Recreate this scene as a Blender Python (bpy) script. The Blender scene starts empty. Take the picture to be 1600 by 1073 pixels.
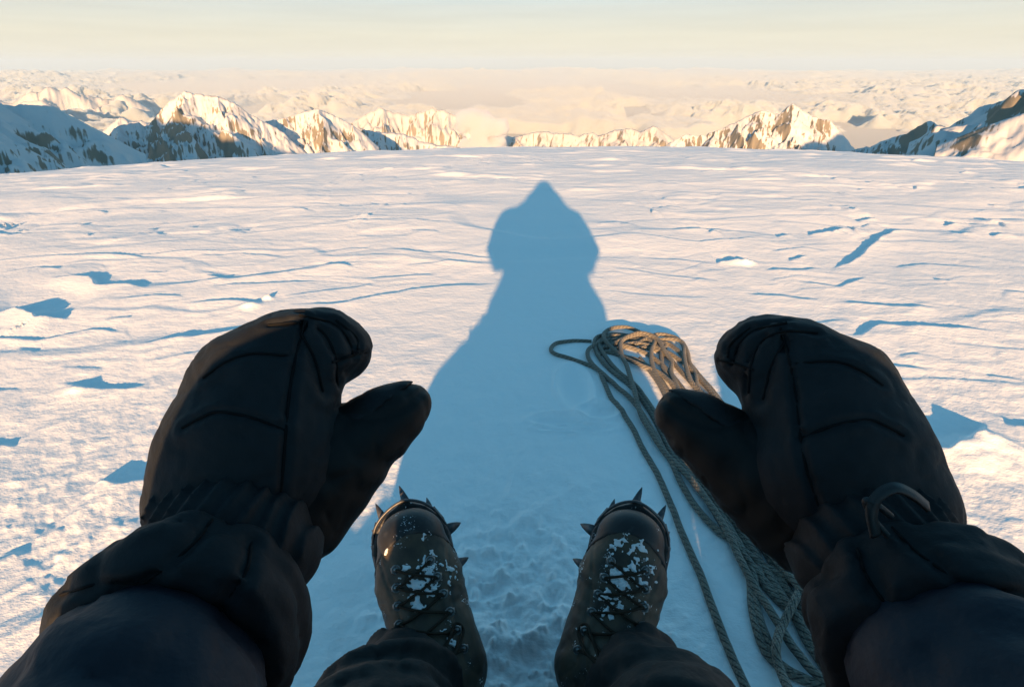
import bpy, math, random
import numpy as np
import openvdb as vdb
from mathutils import Vector, Matrix

# ------------------------------------------------------------------ camera
S = bpy.context.scene
COL = S.collection
R = math.radians
EYE = np.array([0.0, 0.0, 0.85])         # a seated climber's eye height above the snow
FPX = 950.0                              # focal length for a 1600 px wide picture
PITCH = R(24.68)
cam_data = bpy.data.cameras.new('camera')
cam_data.sensor_width = 36.0
cam_data.lens = 36.0 * FPX / 1600.0
cam_data.clip_start = 0.02
cam_data.clip_end = 600000.0
cam = bpy.data.objects.new('camera', cam_data)
cam.location = EYE
cam.rotation_euler = (math.pi / 2 - PITCH, 0, 0)
COL.objects.link(cam)
S.camera = cam

# ------------------------------------------------------------------ sky and sun
SUN_EL, SUN_AZ = 10.9, 2.6               # behind the climber's back; shadows run forward, a little right
world = bpy.data.worlds.new('World')
S.world = world
world.use_nodes = True
wn, wl = world.node_tree.nodes, world.node_tree.links
wn.clear()
sky = wn.new('ShaderNodeTexSky')
sky.sky_type = 'NISHITA'
sky.sun_disc = False
sky.sun_elevation = R(SUN_EL)
sky.sun_rotation = R(180 + SUN_AZ)
sky.altitude = 4200
sky.air_density = 1.0
sky.dust_density = 1.0
sky.ozone_density = 2.0
SKY_STRENGTH = 0.083
bg = wn.new('ShaderNodeBackground')
bg.inputs['Strength'].default_value = SKY_STRENGTH
# warm dust layer low all round the horizon
geo = wn.new('ShaderNodeTexCoord')
sep = wn.new('ShaderNodeSeparateXYZ')
ramp = wn.new('ShaderNodeValToRGB')
mp = wn.new('ShaderNodeMapRange')
mp.inputs['From Min'].default_value = -0.05
mp.inputs['From Max'].default_value = 0.25
cr = ramp.color_ramp
cr.elements[0].position = 0.0
cr.elements[0].color = (1, 1, 1, 1)
cr.elements[1].position = 1.0
cr.elements[1].color = (0, 0, 0, 1)
for pos, val in ((0.42, 0.97), (0.48, 0.88), (0.56, 0.62), (0.68, 0.32), (0.82, 0.10)):
    e = cr.elements.new(pos); e.color = (val, val, val, 1)
ramp2 = wn.new('ShaderNodeValToRGB')
cr2 = ramp2.color_ramp
cr2.elements[0].position = 0.17
cr2.elements[0].color = (0.93, 0.82, 0.61, 1)
cr2.elements[1].position = 0.48
cr2.elements[1].color = (0.69, 0.735, 0.72, 1)
e = cr2.elements.new(0.29); e.color = (0.90, 0.815, 0.63, 1)
band = wn.new('ShaderNodeMix'); band.data_type = 'RGBA'; band.blend_type = 'MULTIPLY'
band.inputs[0].default_value = 1.0
band.inputs[7].default_value = (4.0, 4.0, 4.0, 1)
mixs = wn.new('ShaderNodeMix')
mixs.data_type = 'RGBA'
wo = wn.new('ShaderNodeOutputWorld')
wl.new(geo.outputs['Generated'], sep.inputs[0])
wl.new(sep.outputs['Z'], mp.inputs['Value'])
wl.new(mp.outputs['Result'], ramp.inputs['Fac'])
wl.new(mp.outputs['Result'], ramp2.inputs['Fac'])
wl.new(ramp2.outputs['Color'], band.inputs[6])
wl.new(band.outputs[2], mixs.inputs[7])
wl.new(ramp.outputs['Color'], mixs.inputs[0])
tint = wn.new('ShaderNodeMix'); tint.data_type = 'RGBA'; tint.blend_type = 'MULTIPLY'
tint.inputs[0].default_value = 1.0
tint.inputs[7].default_value = (0.80, 1.36, 1.10, 1)
wl.new(sky.outputs['Color'], tint.inputs[6])
wl.new(tint.outputs[2], mixs.inputs[6])
# very faint high streaks of cirrus
cmap = wn.new('ShaderNodeMapping'); cmap.inputs['Scale'].default_value = (3.0, 3.0, 55.0)
cnz = wn.new('ShaderNodeTexNoise'); cnz.inputs['Scale'].default_value = 1.6; cnz.inputs['Detail'].default_value = 5
cmr = wn.new('ShaderNodeMapRange')
cmr.inputs['From Min'].default_value = 0.35; cmr.inputs['From Max'].default_value = 0.75
cmr.inputs['To Min'].default_value = 0.965; cmr.inputs['To Max'].default_value = 1.05
cst = wn.new('ShaderNodeMix'); cst.data_type = 'RGBA'; cst.blend_type = 'MULTIPLY'; cst.inputs[0].default_value = 1.0
wl.new(geo.outputs['Generated'], cmap.inputs['Vector'])
wl.new(cmap.outputs[0], cnz.inputs['Vector'])
wl.new(cnz.outputs['Fac'], cmr.inputs['Value'])
wl.new(mixs.outputs[2], cst.inputs[6])
wl.new(cmr.outputs['Result'], cst.inputs[7])
wl.new(cst.outputs[2], bg.inputs['Color'])
wl.new(bg.outputs[0], wo.inputs['Surface'])

sun_data = bpy.data.lights.new('sun', 'SUN')
sun_data.energy = 5.0
sun_data.angle = R(0.53)
sun_data.color = (1.0, 0.575, 0.27)
sun = bpy.data.objects.new('sun', sun_data)
SUN_DIR = Vector((math.sin(R(SUN_AZ)), math.cos(R(SUN_AZ)), -math.tan(R(SUN_EL)))).normalized()
sun.rotation_euler = SUN_DIR.to_track_quat('-Z', 'Y').to_euler()
sun.location = (-1, -20, 12)
COL.objects.link(sun)

S.view_settings.view_transform = 'Standard'
S.view_settings.look = 'None'
S.view_settings.exposure = 1.52
S.view_settings.gamma = 1.0
S.view_settings.use_curve_mapping = False
S.cycles.use_denoising = True
S.cycles.max_bounces = 8
S.cycles.volume_bounces = 8
S.cycles.transparent_max_bounces = 12

# ------------------------------------------------------------------ helpers
rng = np.random.default_rng(7)
_f = np.array([0, math.cos(PITCH), -math.sin(PITCH)])
_u = np.array([0, math.sin(PITCH), math.cos(PITCH)])
_r = np.array([1.0, 0, 0])


def P(px, py, d):
    """world point seen at (px, py) of the 1600x1073 photograph, d metres along the lens axis"""
    return EYE + d * ((px - 800) / FPX * _r - (py - 536.5) / FPX * _u + _f)


def tag(o, label=None, cat=None, group=None, kind=None):
    if label: o['label'] = label
    if cat: o['category'] = cat
    if group: o['group'] = group
    if kind: o['kind'] = kind
    return o


def empty(name, loc=(0, 0, 0)):
    o = bpy.data.objects.new(name, None)
    o.location = loc
    o.empty_display_size = 0.05
    COL.objects.link(o)
    return o


def link(name, me, material, parent=None):
    o = bpy.data.objects.new(name, me)
    if material and not me.materials:
        me.materials.append(material)
    COL.objects.link(o)
    if parent:
        o.parent = parent
        o.matrix_parent_inverse = Matrix.Translation(-Vector(parent.location)) if parent.parent is None else Matrix.Identity(4)
    return o


def mesh_np(name, verts, quads, smooth=True):
    """fast mesh from numpy arrays; faces all with the same number of corners"""
    verts = np.asarray(verts, dtype=np.float32)
    quads = np.asarray(quads, dtype=np.int32)
    k = quads.shape[1]
    me = bpy.data.meshes.new(name)
    me.vertices.add(len(verts))
    me.vertices.foreach_set('co', verts.ravel())
    me.loops.add(quads.size)
    me.loops.foreach_set('vertex_index', quads.ravel())
    me.polygons.add(len(quads))
    me.polygons.foreach_set('loop_start', np.arange(0, quads.size, k, dtype=np.int32))
    me.polygons.foreach_set('loop_total', np.full(len(quads), k, dtype=np.int32))
    if smooth:
        me.polygons.foreach_set('use_smooth', np.ones(len(quads), dtype=bool))
    me.update(calc_edges=True)
    return me


def grid_quads(nu, nv, wrap=False):
    i = np.arange(nu * nv).reshape(nu, nv)
    if wrap:
        j = np.concatenate([i, i[:1]], 0)
    else:
        j = i
    return np.stack([j[:-1, :-1], j[1:, :-1], j[1:, 1:], j[:-1, 1:]], -1).reshape(-1, 4)


# --- noise
def _hash(*ints):
    h = np.zeros_like(ints[0], dtype=np.uint32)
    for k, i in zip((73856093, 19349663, 83492791, 2654435761), ints):
        h = h ^ (i.astype(np.int64) * k & 0xffffffff).astype(np.uint32)
    h ^= h >> np.uint32(15); h = h * np.uint32(2246822519)
    h ^= h >> np.uint32(13); h = h * np.uint32(3266489917)
    h ^= h >> np.uint32(16)
    return h


def n2(x, y, seed=0):
    """gradient noise in the plane, about -1..1"""
    x = np.asarray(x, float); y = np.asarray(y, float)
    ix, iy = np.floor(x), np.floor(y)
    fx, fy = x - ix, y - iy
    sx = fx * fx * fx * (fx * (fx * 6 - 15) + 10)
    sy = fy * fy * fy * (fy * (fy * 6 - 15) + 10)
    sd = np.full_like(ix, seed)

    def g(dx, dy):
        a = _hash(ix + dx, iy + dy, sd).astype(float) * (2 * math.pi / 4294967296.0)
        return np.cos(a) * (fx - dx) + np.sin(a) * (fy - dy)
    a = g(0, 0) * (1 - sx) + g(1, 0) * sx
    b = g(0, 1) * (1 - sx) + g(1, 1) * sx
    return 1.5 * (a * (1 - sy) + b * sy)


def fbm(x, y, seed=0, octv=4, gain=0.5):
    t, a, f = 0, 1.0, 1.0
    for k in range(octv):
        t = t + a * n2(x * f + 13.7 * k, y * f - 7.1 * k, seed + k)
        a *= gain; f *= 2.03
    return t


def ridged(x, y, seed=0, octv=4, gain=0.5):
    t, a, f, w = 0, 1.0, 1.0, 1.0
    for k in range(octv):
        n = 1 - np.abs(n2(x * f + 5.3 * k, y * f + 9.2 * k, seed + k))
        n = n * n * w
        w = np.clip(n * 1.6, 0, 1)
        t = t + a * n
        a *= gain; f *= 2.07
    return t


def n3(p, seed=0):
    """value noise in space, -1..1"""
    i = np.floor(p)
    f = p - i
    f = f * f * (3 - 2 * f)
    i0, i1, i2 = i[:, 0], i[:, 1], i[:, 2]
    sd = np.full_like(i0, seed)
    out = 0
    for a in (0, 1):
        for b in (0, 1):
            for c in (0, 1):
                w = (f[:, 0] if a else 1 - f[:, 0]) * (f[:, 1] if b else 1 - f[:, 1]) * (f[:, 2] if c else 1 - f[:, 2])
                out = out + w * (_hash(i0 + a, i1 + b, i2 + c, sd).astype(float) / 2147483648.0 - 1)
    return out


def sstep(a, b, x):
    t = np.clip((x - a) / (b - a), 0, 1)
    return t * t * (3 - 2 * t)


# --- solid modelling with distance fields
def smin(a, b, k):
    h = np.clip(0.5 + 0.5 * (b - a) / k, 0, 1)
    return b * (1 - h) + a * h - k * h * (1 - h)


def cone(p, a, ra, b, rb):
    a = np.asarray(a, float); b = np.asarray(b, float)
    ab = b - a
    t = np.clip(((p - a) @ ab) / max(ab @ ab, 1e-9), 0, 1)
    return np.linalg.norm(p - a - t[:, None] * ab, axis=1) - (ra + (rb - ra) * t)


def chain(p, pts, k=0.02):
    d = None
    for (a, ra), (b, rb) in zip(pts[:-1], pts[1:]):
        c = cone(p, a, ra, b, rb)
        d = c if d is None else smin(d, c, k)
    return d


def squash(p, c, n, s):
    """space squeezed so that a ball at c comes out s times as thick along n"""
    n = np.asarray(n, float); n = n / np.linalg.norm(n)
    return p + ((p - c) @ n)[:, None] * n * (1 / s - 1)


def sdf_mesh(name, f, lo, hi, vox):
    lo = np.asarray(lo, float); hi = np.asarray(hi, float)
    B = 4                                 # coarse blocks first, fine samples only near the surface
    nb = np.ceil((hi - lo) / (vox * B)).astype(int) + 1
    n = nb * B
    cc = [lo[i] + vox * (B * np.arange(nb[i]) + (B - 1) / 2) for i in range(3)]
    q = np.stack([g.ravel() for g in np.meshgrid(*cc, indexing='ij')], 1)
    dc = np.concatenate([f(q[k:k + 300000]) for k in range(0, len(q), 300000)])
    arr = np.repeat(np.repeat(np.repeat(dc.reshape(nb), B, 0), B, 1), B, 2).astype(np.float32)
    hot = np.argwhere((np.abs(dc) < vox * B * 1.35 + 0.006).reshape(nb))
    off = np.stack([g.ravel() for g in np.meshgrid(*[np.arange(B)] * 3, indexing='ij')], 1)
    for k in range(0, len(hot), 5000):
        idx = (hot[k:k + 5000, None, :] * B + off[None]).reshape(-1, 3)
        arr[idx[:, 0], idx[:, 1], idx[:, 2]] = f(lo + idx * vox)
    arr[[0, -1]] = np.maximum(arr[[0, -1]], vox); arr[:, [0, -1]] = np.maximum(arr[:, [0, -1]], vox)
    arr[:, :, [0, -1]] = np.maximum(arr[:, :, [0, -1]], vox)
    g = vdb.FloatGrid(background=float(vox * 4))
    g.copyFromArray(np.clip(arr, -vox * 4, vox * 4))
    v, t, q = g.convertToPolygons(0.0, 0.0)
    v = lo + v * vox
    # outward facing
    a, b, c = v[q[:, 0]], v[q[:, 1]], v[q[:, 2]]
    if np.einsum('ij,ij->i', np.cross(b - a, c - a), a - v.mean(0)).sum() < 0:
        q = q[:, ::-1]
    return mesh_np(name, v, q)


def surf(f, px, py, d0, d1, n=260):
    """first point of solid f on the line of sight through (px, py)"""
    ds = np.linspace(d0, d1, n)
    q = np.array([P(px, py, d) for d in ds])
    s = f(q)
    i = np.argmax(s < 0)
    return q[i] if s[i] < 0 else None


def poly_dist(p, pts):
    d = None
    for a, b in zip(pts[:-1], pts[1:]):
        c = cone(p, a, 0, b, 0)
        d = c if d is None else np.minimum(d, c)
    return d


def smooth_path(pts, n=8):
    """Catmull-Rom through the points"""
    pts = np.asarray(pts, float)
    q = np.concatenate([[2 * pts[0] - pts[1]], pts, [2 * pts[-1] - pts[-2]]])
    out = []
    for i in range(1, len(q) - 2):
        t = np.linspace(0, 1, n, endpoint=False)[:, None]
        a, b, c, d = q[i - 1], q[i], q[i + 1], q[i + 2]
        out.append(0.5 * (2 * b + (c - a) * t + (2 * a - 5 * b + 4 * c - d) * t ** 2 + (3 * b - a - 3 * c + d) * t ** 3))
    out.append(pts[-1:])
    return np.concatenate(out)


def tube(name, path, rad, seg=10, uv_scale=1.0):
    """round cord along a path, with UVs (metres along, turns around)"""
    path = np.asarray(path, float)
    n = len(path)
    rad = np.broadcast_to(np.asarray(rad, float), (n,))
    tan = np.gradient(path, axis=0)
    tan /= np.linalg.norm(tan, axis=1)[:, None] + 1e-12
    up = np.array([0.0, 0, 1]) if abs(tan[0][2]) < 0.9 else np.array([1.0, 0, 0])
    N = np.empty_like(path)
    v = up - tan[0] * (up @ tan[0]); v /= np.linalg.norm(v)
    for i in range(n):
        v = v - tan[i] * (v @ tan[i]); v /= np.linalg.norm(v) + 1e-12
        N[i] = v
    B = np.cross(tan, N)
    th = np.linspace(0, 2 * math.pi, seg, endpoint=False)
    V = path[:, None] + rad[:, None, None] * (np.cos(th)[None, :, None] * N[:, None] + np.sin(th)[None, :, None] * B[:, None])
    V = V.reshape(-1, 3)
    i = np.arange(n * seg).reshape(n, seg)
    j = np.roll(i, -1, 1)
    Q = np.stack([i[:-1], j[:-1], j[1:], i[1:]], -1).reshape(-1, 4)
    c0, c1 = len(V), len(V) + 1
    V = np.concatenate([V, path[:1], path[-1:]])
    caps = [(c0, j[0, k], i[0, k], i[0, k]) for k in range(0)]
    me = mesh_np(name, V, Q)
    ln = np.concatenate([[0], np.cumsum(np.linalg.norm(np.diff(path, axis=0), axis=1))])
    uvl = me.uv_layers.new(name='UVMap')
    U = np.repeat(ln, seg).reshape(n, seg) * uv_scale
    W = np.broadcast_to(np.arange(seg) / seg, (n, seg))
    uv = np.empty((n - 1, seg, 4, 2))
    uv[:, :, 0, 0] = U[:-1]; uv[:, :, 1, 0] = U[:-1]; uv[:, :, 2, 0] = U[1:]; uv[:, :, 3, 0] = U[1:]
    uv[:, :, 0, 1] = W[:-1]; uv[:, :, 1, 1] = W[:-1] + 1 / seg; uv[:, :, 2, 1] = W[1:] + 1 / seg; uv[:, :, 3, 1] = W[1:]
    uvl.data.foreach_set('uv', uv.ravel().astype(np.float32))
    return me


def join_np(parts):
    V, Q, o = [], [], 0
    for v, q in parts:
        V.append(np.asarray(v, float)); Q.append(np.asarray(q) + o); o += len(v)
    return np.concatenate(V), np.concatenate(Q)


# --- materials
def mat(name, color, rough=0.7, spec=0.3, metal=0.0, var=None, bump=None, sheen=0.0, coord='Object'):
    """principled material; var = (second colour, noise scale, low, high), bump = [(scale, strength, distance)]"""
    m = bpy.data.materials.new(name)
    m.use_nodes = True
    nt = m.node_tree
    b = nt.nodes['Principled BSDF']
    b.inputs['Base Color'].default_value = (*color, 1)
    b.inputs['Roughness'].default_value = rough
    b.inputs['Specular IOR Level'].default_value = spec
    b.inputs['Metallic'].default_value = metal
    if sheen:
        b.inputs['Sheen Weight'].default_value = sheen
        b.inputs['Sheen Roughness'].default_value = 0.5
    tc = nt.nodes.new('ShaderNodeTexCoord')
    if var:
        nz = nt.nodes.new('ShaderNodeTexNoise')
        nz.inputs['Scale'].default_value = var[1]
        nz.inputs['Detail'].default_value = 5
        nt.links.new(tc.outputs[coord], nz.inputs['Vector'])
        mr = nt.nodes.new('ShaderNodeMapRange')
        mr.inputs['From Min'].default_value = var[2]
        mr.inputs['From Max'].default_value = var[3]
        nt.links.new(nz.outputs['Fac'], mr.inputs['Value'])
        mx = nt.nodes.new('ShaderNodeMix'); mx.data_type = 'RGBA'
        mx.inputs[6].default_value = (*color, 1)
        mx.inputs[7].default_value = (*var[0], 1)
        nt.links.new(mr.outputs[0], mx.inputs[0])
        nt.links.new(mx.outputs[2], b.inputs['Base Color'])
    prev = None
    for sc, st, dist in (bump or []):
        nz = nt.nodes.new('ShaderNodeTexNoise')
        nz.inputs['Scale'].default_value = sc
        nz.inputs['Detail'].default_value = 3
        nt.links.new(tc.outputs[coord], nz.inputs['Vector'])
        bp = nt.nodes.new('ShaderNodeBump')
        bp.inputs['Strength'].default_value = st
        bp.inputs['Distance'].default_value = dist
        nt.links.new(nz.outputs['Fac'], bp.inputs['Height'])
        if prev:
            nt.links.new(prev.outputs[0], bp.inputs['Normal'])
        prev = bp
    if prev:
        nt.links.new(prev.outputs[0], b.inputs['Normal'])
    return m
# ------------------------------------------------------------------ the summit snowfield
def dome(x, y):
    """the broad shape of the summit: almost level here, rolling off all round, then steep flanks"""
    r2 = x * x + y * y
    r = np.sqrt(r2)
    k, rb, r0 = 0.0014, 6.0, 40.0
    edge = lambda q: k * q * q + 0.0085 * np.maximum(0, q - rb) ** 2
    sl = 2 * k * r0 + 0.017 * (r0 - rb)
    tilt = (-0.008 * y + 0.012 * x) * np.minimum(1, 40 / np.maximum(r, 1))
    return tilt - np.where(r < r0, edge(r), edge(r0) + sl * np.minimum(r - r0, 900) + .4 * np.maximum(0, r - r0 - 900))


def on_ground(px, py, f=dome):
    d = P(px, py, 1.0) - EYE
    d = d / np.linalg.norm(d)
    t = np.geomspace(0.3, 400, 1500)
    q = EYE + t[:, None] * d
    g = q[:, 2] - f(q[:, 0], q[:, 1])
    i = np.argmax(g < 0)
    if g[i] >= 0:
        i = np.argmin(g)
        return q[i]
    w = g[i - 1] / (g[i - 1] - g[i])
    return q[i - 1] + w * (q[i] - q[i - 1])


# lee edges of wind-carved snow (sastrugi): traced as (points, how far the shade reaches in the photograph)
EDGES = [
    ([(-40, 362), (0, 354), (30, 348), (52, 342)], 11), ([(-20, 361), (0, 363), (36, 365)], 4),
    ([(84, 433), (140, 435), (150, 446), (195, 447), (236, 451)], 13),
    ([(22, 478), (60, 499), (112, 497)], 28), ([(12, 520), (45, 508)], 14),
    ([(-60, 532), (0, 530), (64, 527), (128, 517), (208, 517)], 9),
    ([(208, 538), (280, 528), (344, 520), (425, 508)], 15),
    ([(96, 594), (150, 603), (200, 607), (238, 600)], 18),
    ([(160, 501), (204, 498)], 6), ([(288, 476), (372, 470), (424, 470)], 8),
    ([(444, 480), (520, 476), (640, 454), (700, 447), (790, 442)], 6),
    ([(320, 451), (360, 447), (440, 442), (500, 440)], 5), ([(320, 431), (360, 436)], 8),
    ([(222, 425), (264, 425)], 4), ([(496, 415), (556, 419)], 5), ([(560, 436), (640, 430), (690, 428)], 5),
    ([(600, 391), (690, 396), (785, 406)], 4), ([(480, 396), (540, 390), (590, 391)], 3),
    ([(143, 757), (190, 754), (240, 742)], 46), ([(206, 650), (222, 636), (238, 604)], 14),
    ([(-80, 700), (-20, 690), (30, 694)], 20), ([(-90, 860), (0, 870), (60, 862)], 20),
    ([(90, 570), (165, 574)], 5), ([(-60, 600), (0, 606), (40, 603)], 8),
    ([(1262, 367), (1290, 362), (1322, 354)], 10), ([(1299, 424), (1325, 414), (1352, 394), (1376, 368), (1430, 356)], 10),
    ([(1118, 411), (1157, 409)], 10), ([(1192, 422), (1240, 423), (1290, 422)], 6),
    ([(1240, 440), (1313, 450), (1360, 437)], 6), ([(1165, 461), (1225, 464), (1285, 469)], 7),
    ([(1305, 472), (1391, 481), (1478, 486)], 9), ([(1318, 528), (1344, 526), (1372, 511), (1481, 517), (1552, 519)], 13),
    ([(1356, 570), (1415, 577), (1458, 584)], 10), ([(1440, 702), (1478, 708), (1502, 690), (1550, 668)], 40),
    ([(1570, 668), (1620, 676), (1680, 672)], 22), ([(1340, 346), (1368, 341)], 6), ([(1473, 348), (1515, 345)], 5),
    ([(1496, 362), (1522, 361)], 6), ([(1546, 365), (1578, 363)], 6), ([(1548, 318), (1572, 319)], 5),
    ([(1214, 371), (1236, 366)], 6), ([(1232, 408), (1264, 402)], 6), ([(1050, 362), (1130, 356)], 4),
    ([(1460, 438), (1486, 440)], 6), ([(1540, 590), (1610, 596)], 8), ([(1000, 404), (1060, 406), (1120, 412)], 3),
    ([(440, 463), (520, 455), (600, 441)], 4), ([(170, 472), (240, 463), (292, 466)], 5), ([(230, 562), (320, 549), (392, 531)], 5),
    ([(950, 420), (1050, 432), (1135, 441)], 3), ([(1180, 500), (1260, 508), (1335, 500)], 4), ([(1470, 540), (1540, 546), (1640, 549)], 5),
    ([(1000, 370), (1090, 381), (1190, 372)], 3), ([(480, 351), (600, 345), (720, 351)], 2.5), ([(50, 401), (160, 396), (260, 403)], 4),
    ([(300, 401), (380, 396), (460, 403)], 3), ([(620, 416), (700, 409), (782, 416)], 3), ([(940, 455), (1020, 463), (1110, 466)], 3),
    ([(1200, 395), (1260, 388), (1300, 392)], 3), ([(1390, 420), (1450, 412), (1540, 418)], 4), ([(0, 424), (60, 418), (100, 421)], 5),
    ([(1400, 560), (1440, 556)], 5), ([(930, 352), (985, 348)], 3), ([(30, 540), (60, 545)], 6), ([(1560, 452), (1640, 462)], 5),
]
TAN = math.tan(R(SUN_EL))
_edges = []
for pts, hpx in EDGES:
    g = np.array([on_ground(*p) for p in pts])
    mid = pts[len(pts) // 2]
    a, b = on_ground(mid[0], mid[1]), on_ground(mid[0], mid[1] - hpx)
    L = b[1] - a[1]
    _edges.append((g[:, 0], g[:, 1], min(0.075, max(0.004, L * (TAN - 0.03) * 1.12)), L))
for k in range(150):                      # many small ones farther out
    py = 242 + 130 * random.Random(k).random() ** 1.5
    rr = random.Random(k + 900)
    px = rr.uniform(-60, 1660)
    w = rr.uniform(6, 26)
    a, b = on_ground(px - w, py + rr.uniform(-1, 1)), on_ground(px + w, py + rr.uniform(-1, 1))
    if b[0] - a[0] > 0.02 and not (700 < px < 980 and py > 290):
        m = (a + b) / 2
        _edges.append((np.array([a[0], m[0], b[0]]), np.array([a[1], m[1] + rr.uniform(-.1, .1), b[1]]), rr.uniform(.007, .02) * (0.6 + 0.08 * a[1]), 0.3))


def ground(x, y):
    z = dome(x, y)
    r = np.sqrt(x * x + y * y)
    near = sstep(90, 20, r)
    # soft swells
    z = z + near * 0.020 * fbm(x * 0.45, y * 0.45, 3, 3) * sstep(0.8, 3, r)
    # saw-toothed wind ridges lying across the view, broken up by masks
    for lam, amp, sd, tilt in ((0.95, 0.0135, 21, 0.10), (0.42, 0.0060, 31, -0.06), (0.17, 0.0022, 41, 0.05)):
        s = (y + tilt * x) / lam + 1.1 * fbm(x * 0.33 / lam, y * 0.6 / lam, sd, 3)
        fr = s - np.floor(s)
        saw = np.where(fr < 0.86, fr / 0.86, (1 - fr) / 0.14) - 0.5
        mask = sstep(0.0, 0.55, fbm(x * 0.25 / lam ** 0.5, y * 0.42 / lam ** 0.5, sd + 5, 2) + 0.10 + 0.34 * np.clip(np.abs(x) - 0.5, 0, 1))
        z = z + near * amp * saw * mask * sstep(1.3, 2.6, r) * (1 - .55 * sstep(3.5, 6, r))
    # traced lee edges: a crest, then a drop on the side away from the sun
    wob = 0.05 * n2(x * 3.1, y * 1.0, 77) + 0.035 * n2(x * 8.0, y * 3.0, 78) + 0.016 * n2(x * 21.0, y * 9.0, 79)
    for ex, ey, drop, L in _edges:
        x0, x1 = ex[0], ex[-1]
        m = (x > x0) & (x < x1) & (y > ey.min() - 1.2) & (y < ey.max() + 2.2)
        if not m.any():
            continue
        xm, ym = x[m], y[m]
        wid = x1 - x0
        tap = sstep(0, 0.22, (xm - x0) / wid) * sstep(0, 0.22, (x1 - xm) / wid)
        s = ym - np.interp(xm, ex, ey) - wob[m] * min(1.0, 2.5 * L + 0.2)
        la, lb = max(0.12, 0.7 * L), max(0.16, 1.4 * L)
        up = 0.55 * np.exp(np.minimum(s, 0) / la)
        dn = -0.45 * np.exp(-np.maximum(s, 0) / lb)
        st = sstep(-0.008, 0.014, s)
        zz = z[m] + drop * tap * (up * (1 - st) + dn * st)
        z[m] = zz
    # blown crust farther out: small facets turned to the low sun
    far = sstep(3.0, 6.0, r) * near
    z = z + far * (0.0065 * fbm(x * 1.4, y * 2.2, 101, 4, .5) + 0.03 * np.clip(fbm(x * 1.1, y * 2.0, 105, 3) - .25, 0, 1))
    # unseen snow banks added behind the seat, left and right, to widen the shadow
    z = z + 0.36 * np.exp(-(((x - .50) / .25) ** 2 + ((y + .32) / .22) ** 2) ** 1.3) * (1 + .35 * n2(x * 9, y * 3, 111))
    z = z + 0.27 * np.exp(-(((x + .37) / .16) ** 2 + ((y + .30) / .22) ** 2) ** 1.3) * (1 + .35 * n2(x * 9, y * 3, 112))
    # crumbly crust close by, trodden near the boots
    cr = sstep(2.6, 0.6, r) * 0.7 + 0.35 * sstep(0.3, 1.0, np.abs(x)) * sstep(4.5, 1.0, r)
    z = z + cr * (0.0042 * fbm(x * 14, y * 11, 51, 4, 0.55) + 0.0035 * np.clip(fbm(x * 5, y * 6, 53, 3) - .1, 0, 1) * sstep(.25, .6, np.abs(x)))
    tr = sstep(0.34, 0.10, np.abs(x - 0.01)) * sstep(1.15, 0.75, y) + sstep(0.4, 0.9, -x) * sstep(1.4, 0.9, y) * 0.22
    lump = np.clip(fbm(x * 26, y * 26, 61, 3) - 0.25, 0, 1)
    z = z + tr * (0.017 * lump + 0.008 * fbm(x * 18, y * 18, 63, 4))
    # scuffs and a boot print in the shaded snow
    for px, py, a, b, dep in ((898, 605, .045, .12, .011), (935, 640, .05, .04, .009), (868, 655, .06, .03, .007), (900, 668, .09, .02, .006)):
        c = on_ground(px, py)
        q = ((x - c[0]) / a) ** 2 + ((y - c[1]) / b) ** 2
        z = z - dep * (np.exp(-q ** 2) - 0.55 * np.exp(-((np.sqrt(q) - 1.25) / 0.22) ** 2))
    # loose blocks and mounds
    for px, py, a, h_ in ((1162, 412, .045, .020), (1505, 712, .08, .016), (1560, 700, .06, .010), (418, 468, .02, .018), (392, 480, .035, .014), (118, 610, .03, .012), (1525, 688, .03, .012)):
        c = on_ground(px, py)
        q = ((x - c[0]) / a) ** 2 + ((y - c[1]) / (a * .8)) ** 2
        z = z + h_ * np.exp(-q) * (1 + .4 * n2(x / a * 1.5, y / a * 1.5, 121))
    # fresh ridge of pushed snow running from the boots
    for (ax, ay), (bx, by), w, hgt in (((690, 890), (900, 760), .014, .003), ((760, 860), (820, 700), .010, .002), ((700, 960), (800, 1010), .02, .012), ((830, 1010), (880, 960), .02, .012)):
        A, B = on_ground(ax, ay), on_ground(bx, by)
        dx, dy = B[0] - A[0], B[1] - A[1]
        t = np.clip(((x - A[0]) * dx + (y - A[1]) * dy) / (dx * dx + dy * dy), 0, 1)
        q = np.hypot(x - A[0] - t * dx, y - A[1] - t * dy) + 0.006 * n2(x * 20, y * 20, 5)
        z = z + hgt * np.exp(-(q / w) ** 2)
    return z


def snow_material(name, fine):
    m = bpy.data.materials.new(name)
    m.use_nodes = True
    nt = m.node_tree
    b = nt.nodes['Principled BSDF']
    b.inputs['Base Color'].default_value = (0.87, 0.88, 0.89, 1)
    b.inputs['Roughness'].default_value = 0.65
    b.inputs['Specular IOR Level'].default_value = 0.25
    tc = nt.nodes.new('ShaderNodeTexCoord')
    prev = None
    for sc, st, dist in fine:
        nz = nt.nodes.new('ShaderNodeTexNoise')
        nz.inputs['Scale'].default_value = sc
        nz.inputs['Detail'].default_value = 6
        nz.inputs['Roughness'].default_value = 0.6
        mpn = nt.nodes.new('ShaderNodeMapping')
        mpn.inputs['Scale'].default_value = (0.7, 1.0, 1.0)
        nt.links.new(tc.outputs['Object'], mpn.inputs['Vector'])
        nt.links.new(mpn.outputs[0], nz.inputs['Vector'])
        bp = nt.nodes.new('ShaderNodeBump')
        bp.inputs['Strength'].default_value = st
        bp.inputs['Distance'].default_value = dist
        nt.links.new(nz.outputs['Fac'], bp.inputs['Height'])
        if prev:
            nt.links.new(prev.outputs[0], bp.inputs['Normal'])
        prev = bp
    nt.links.new(prev.outputs[0], b.inputs['Normal'])
    return m


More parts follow.
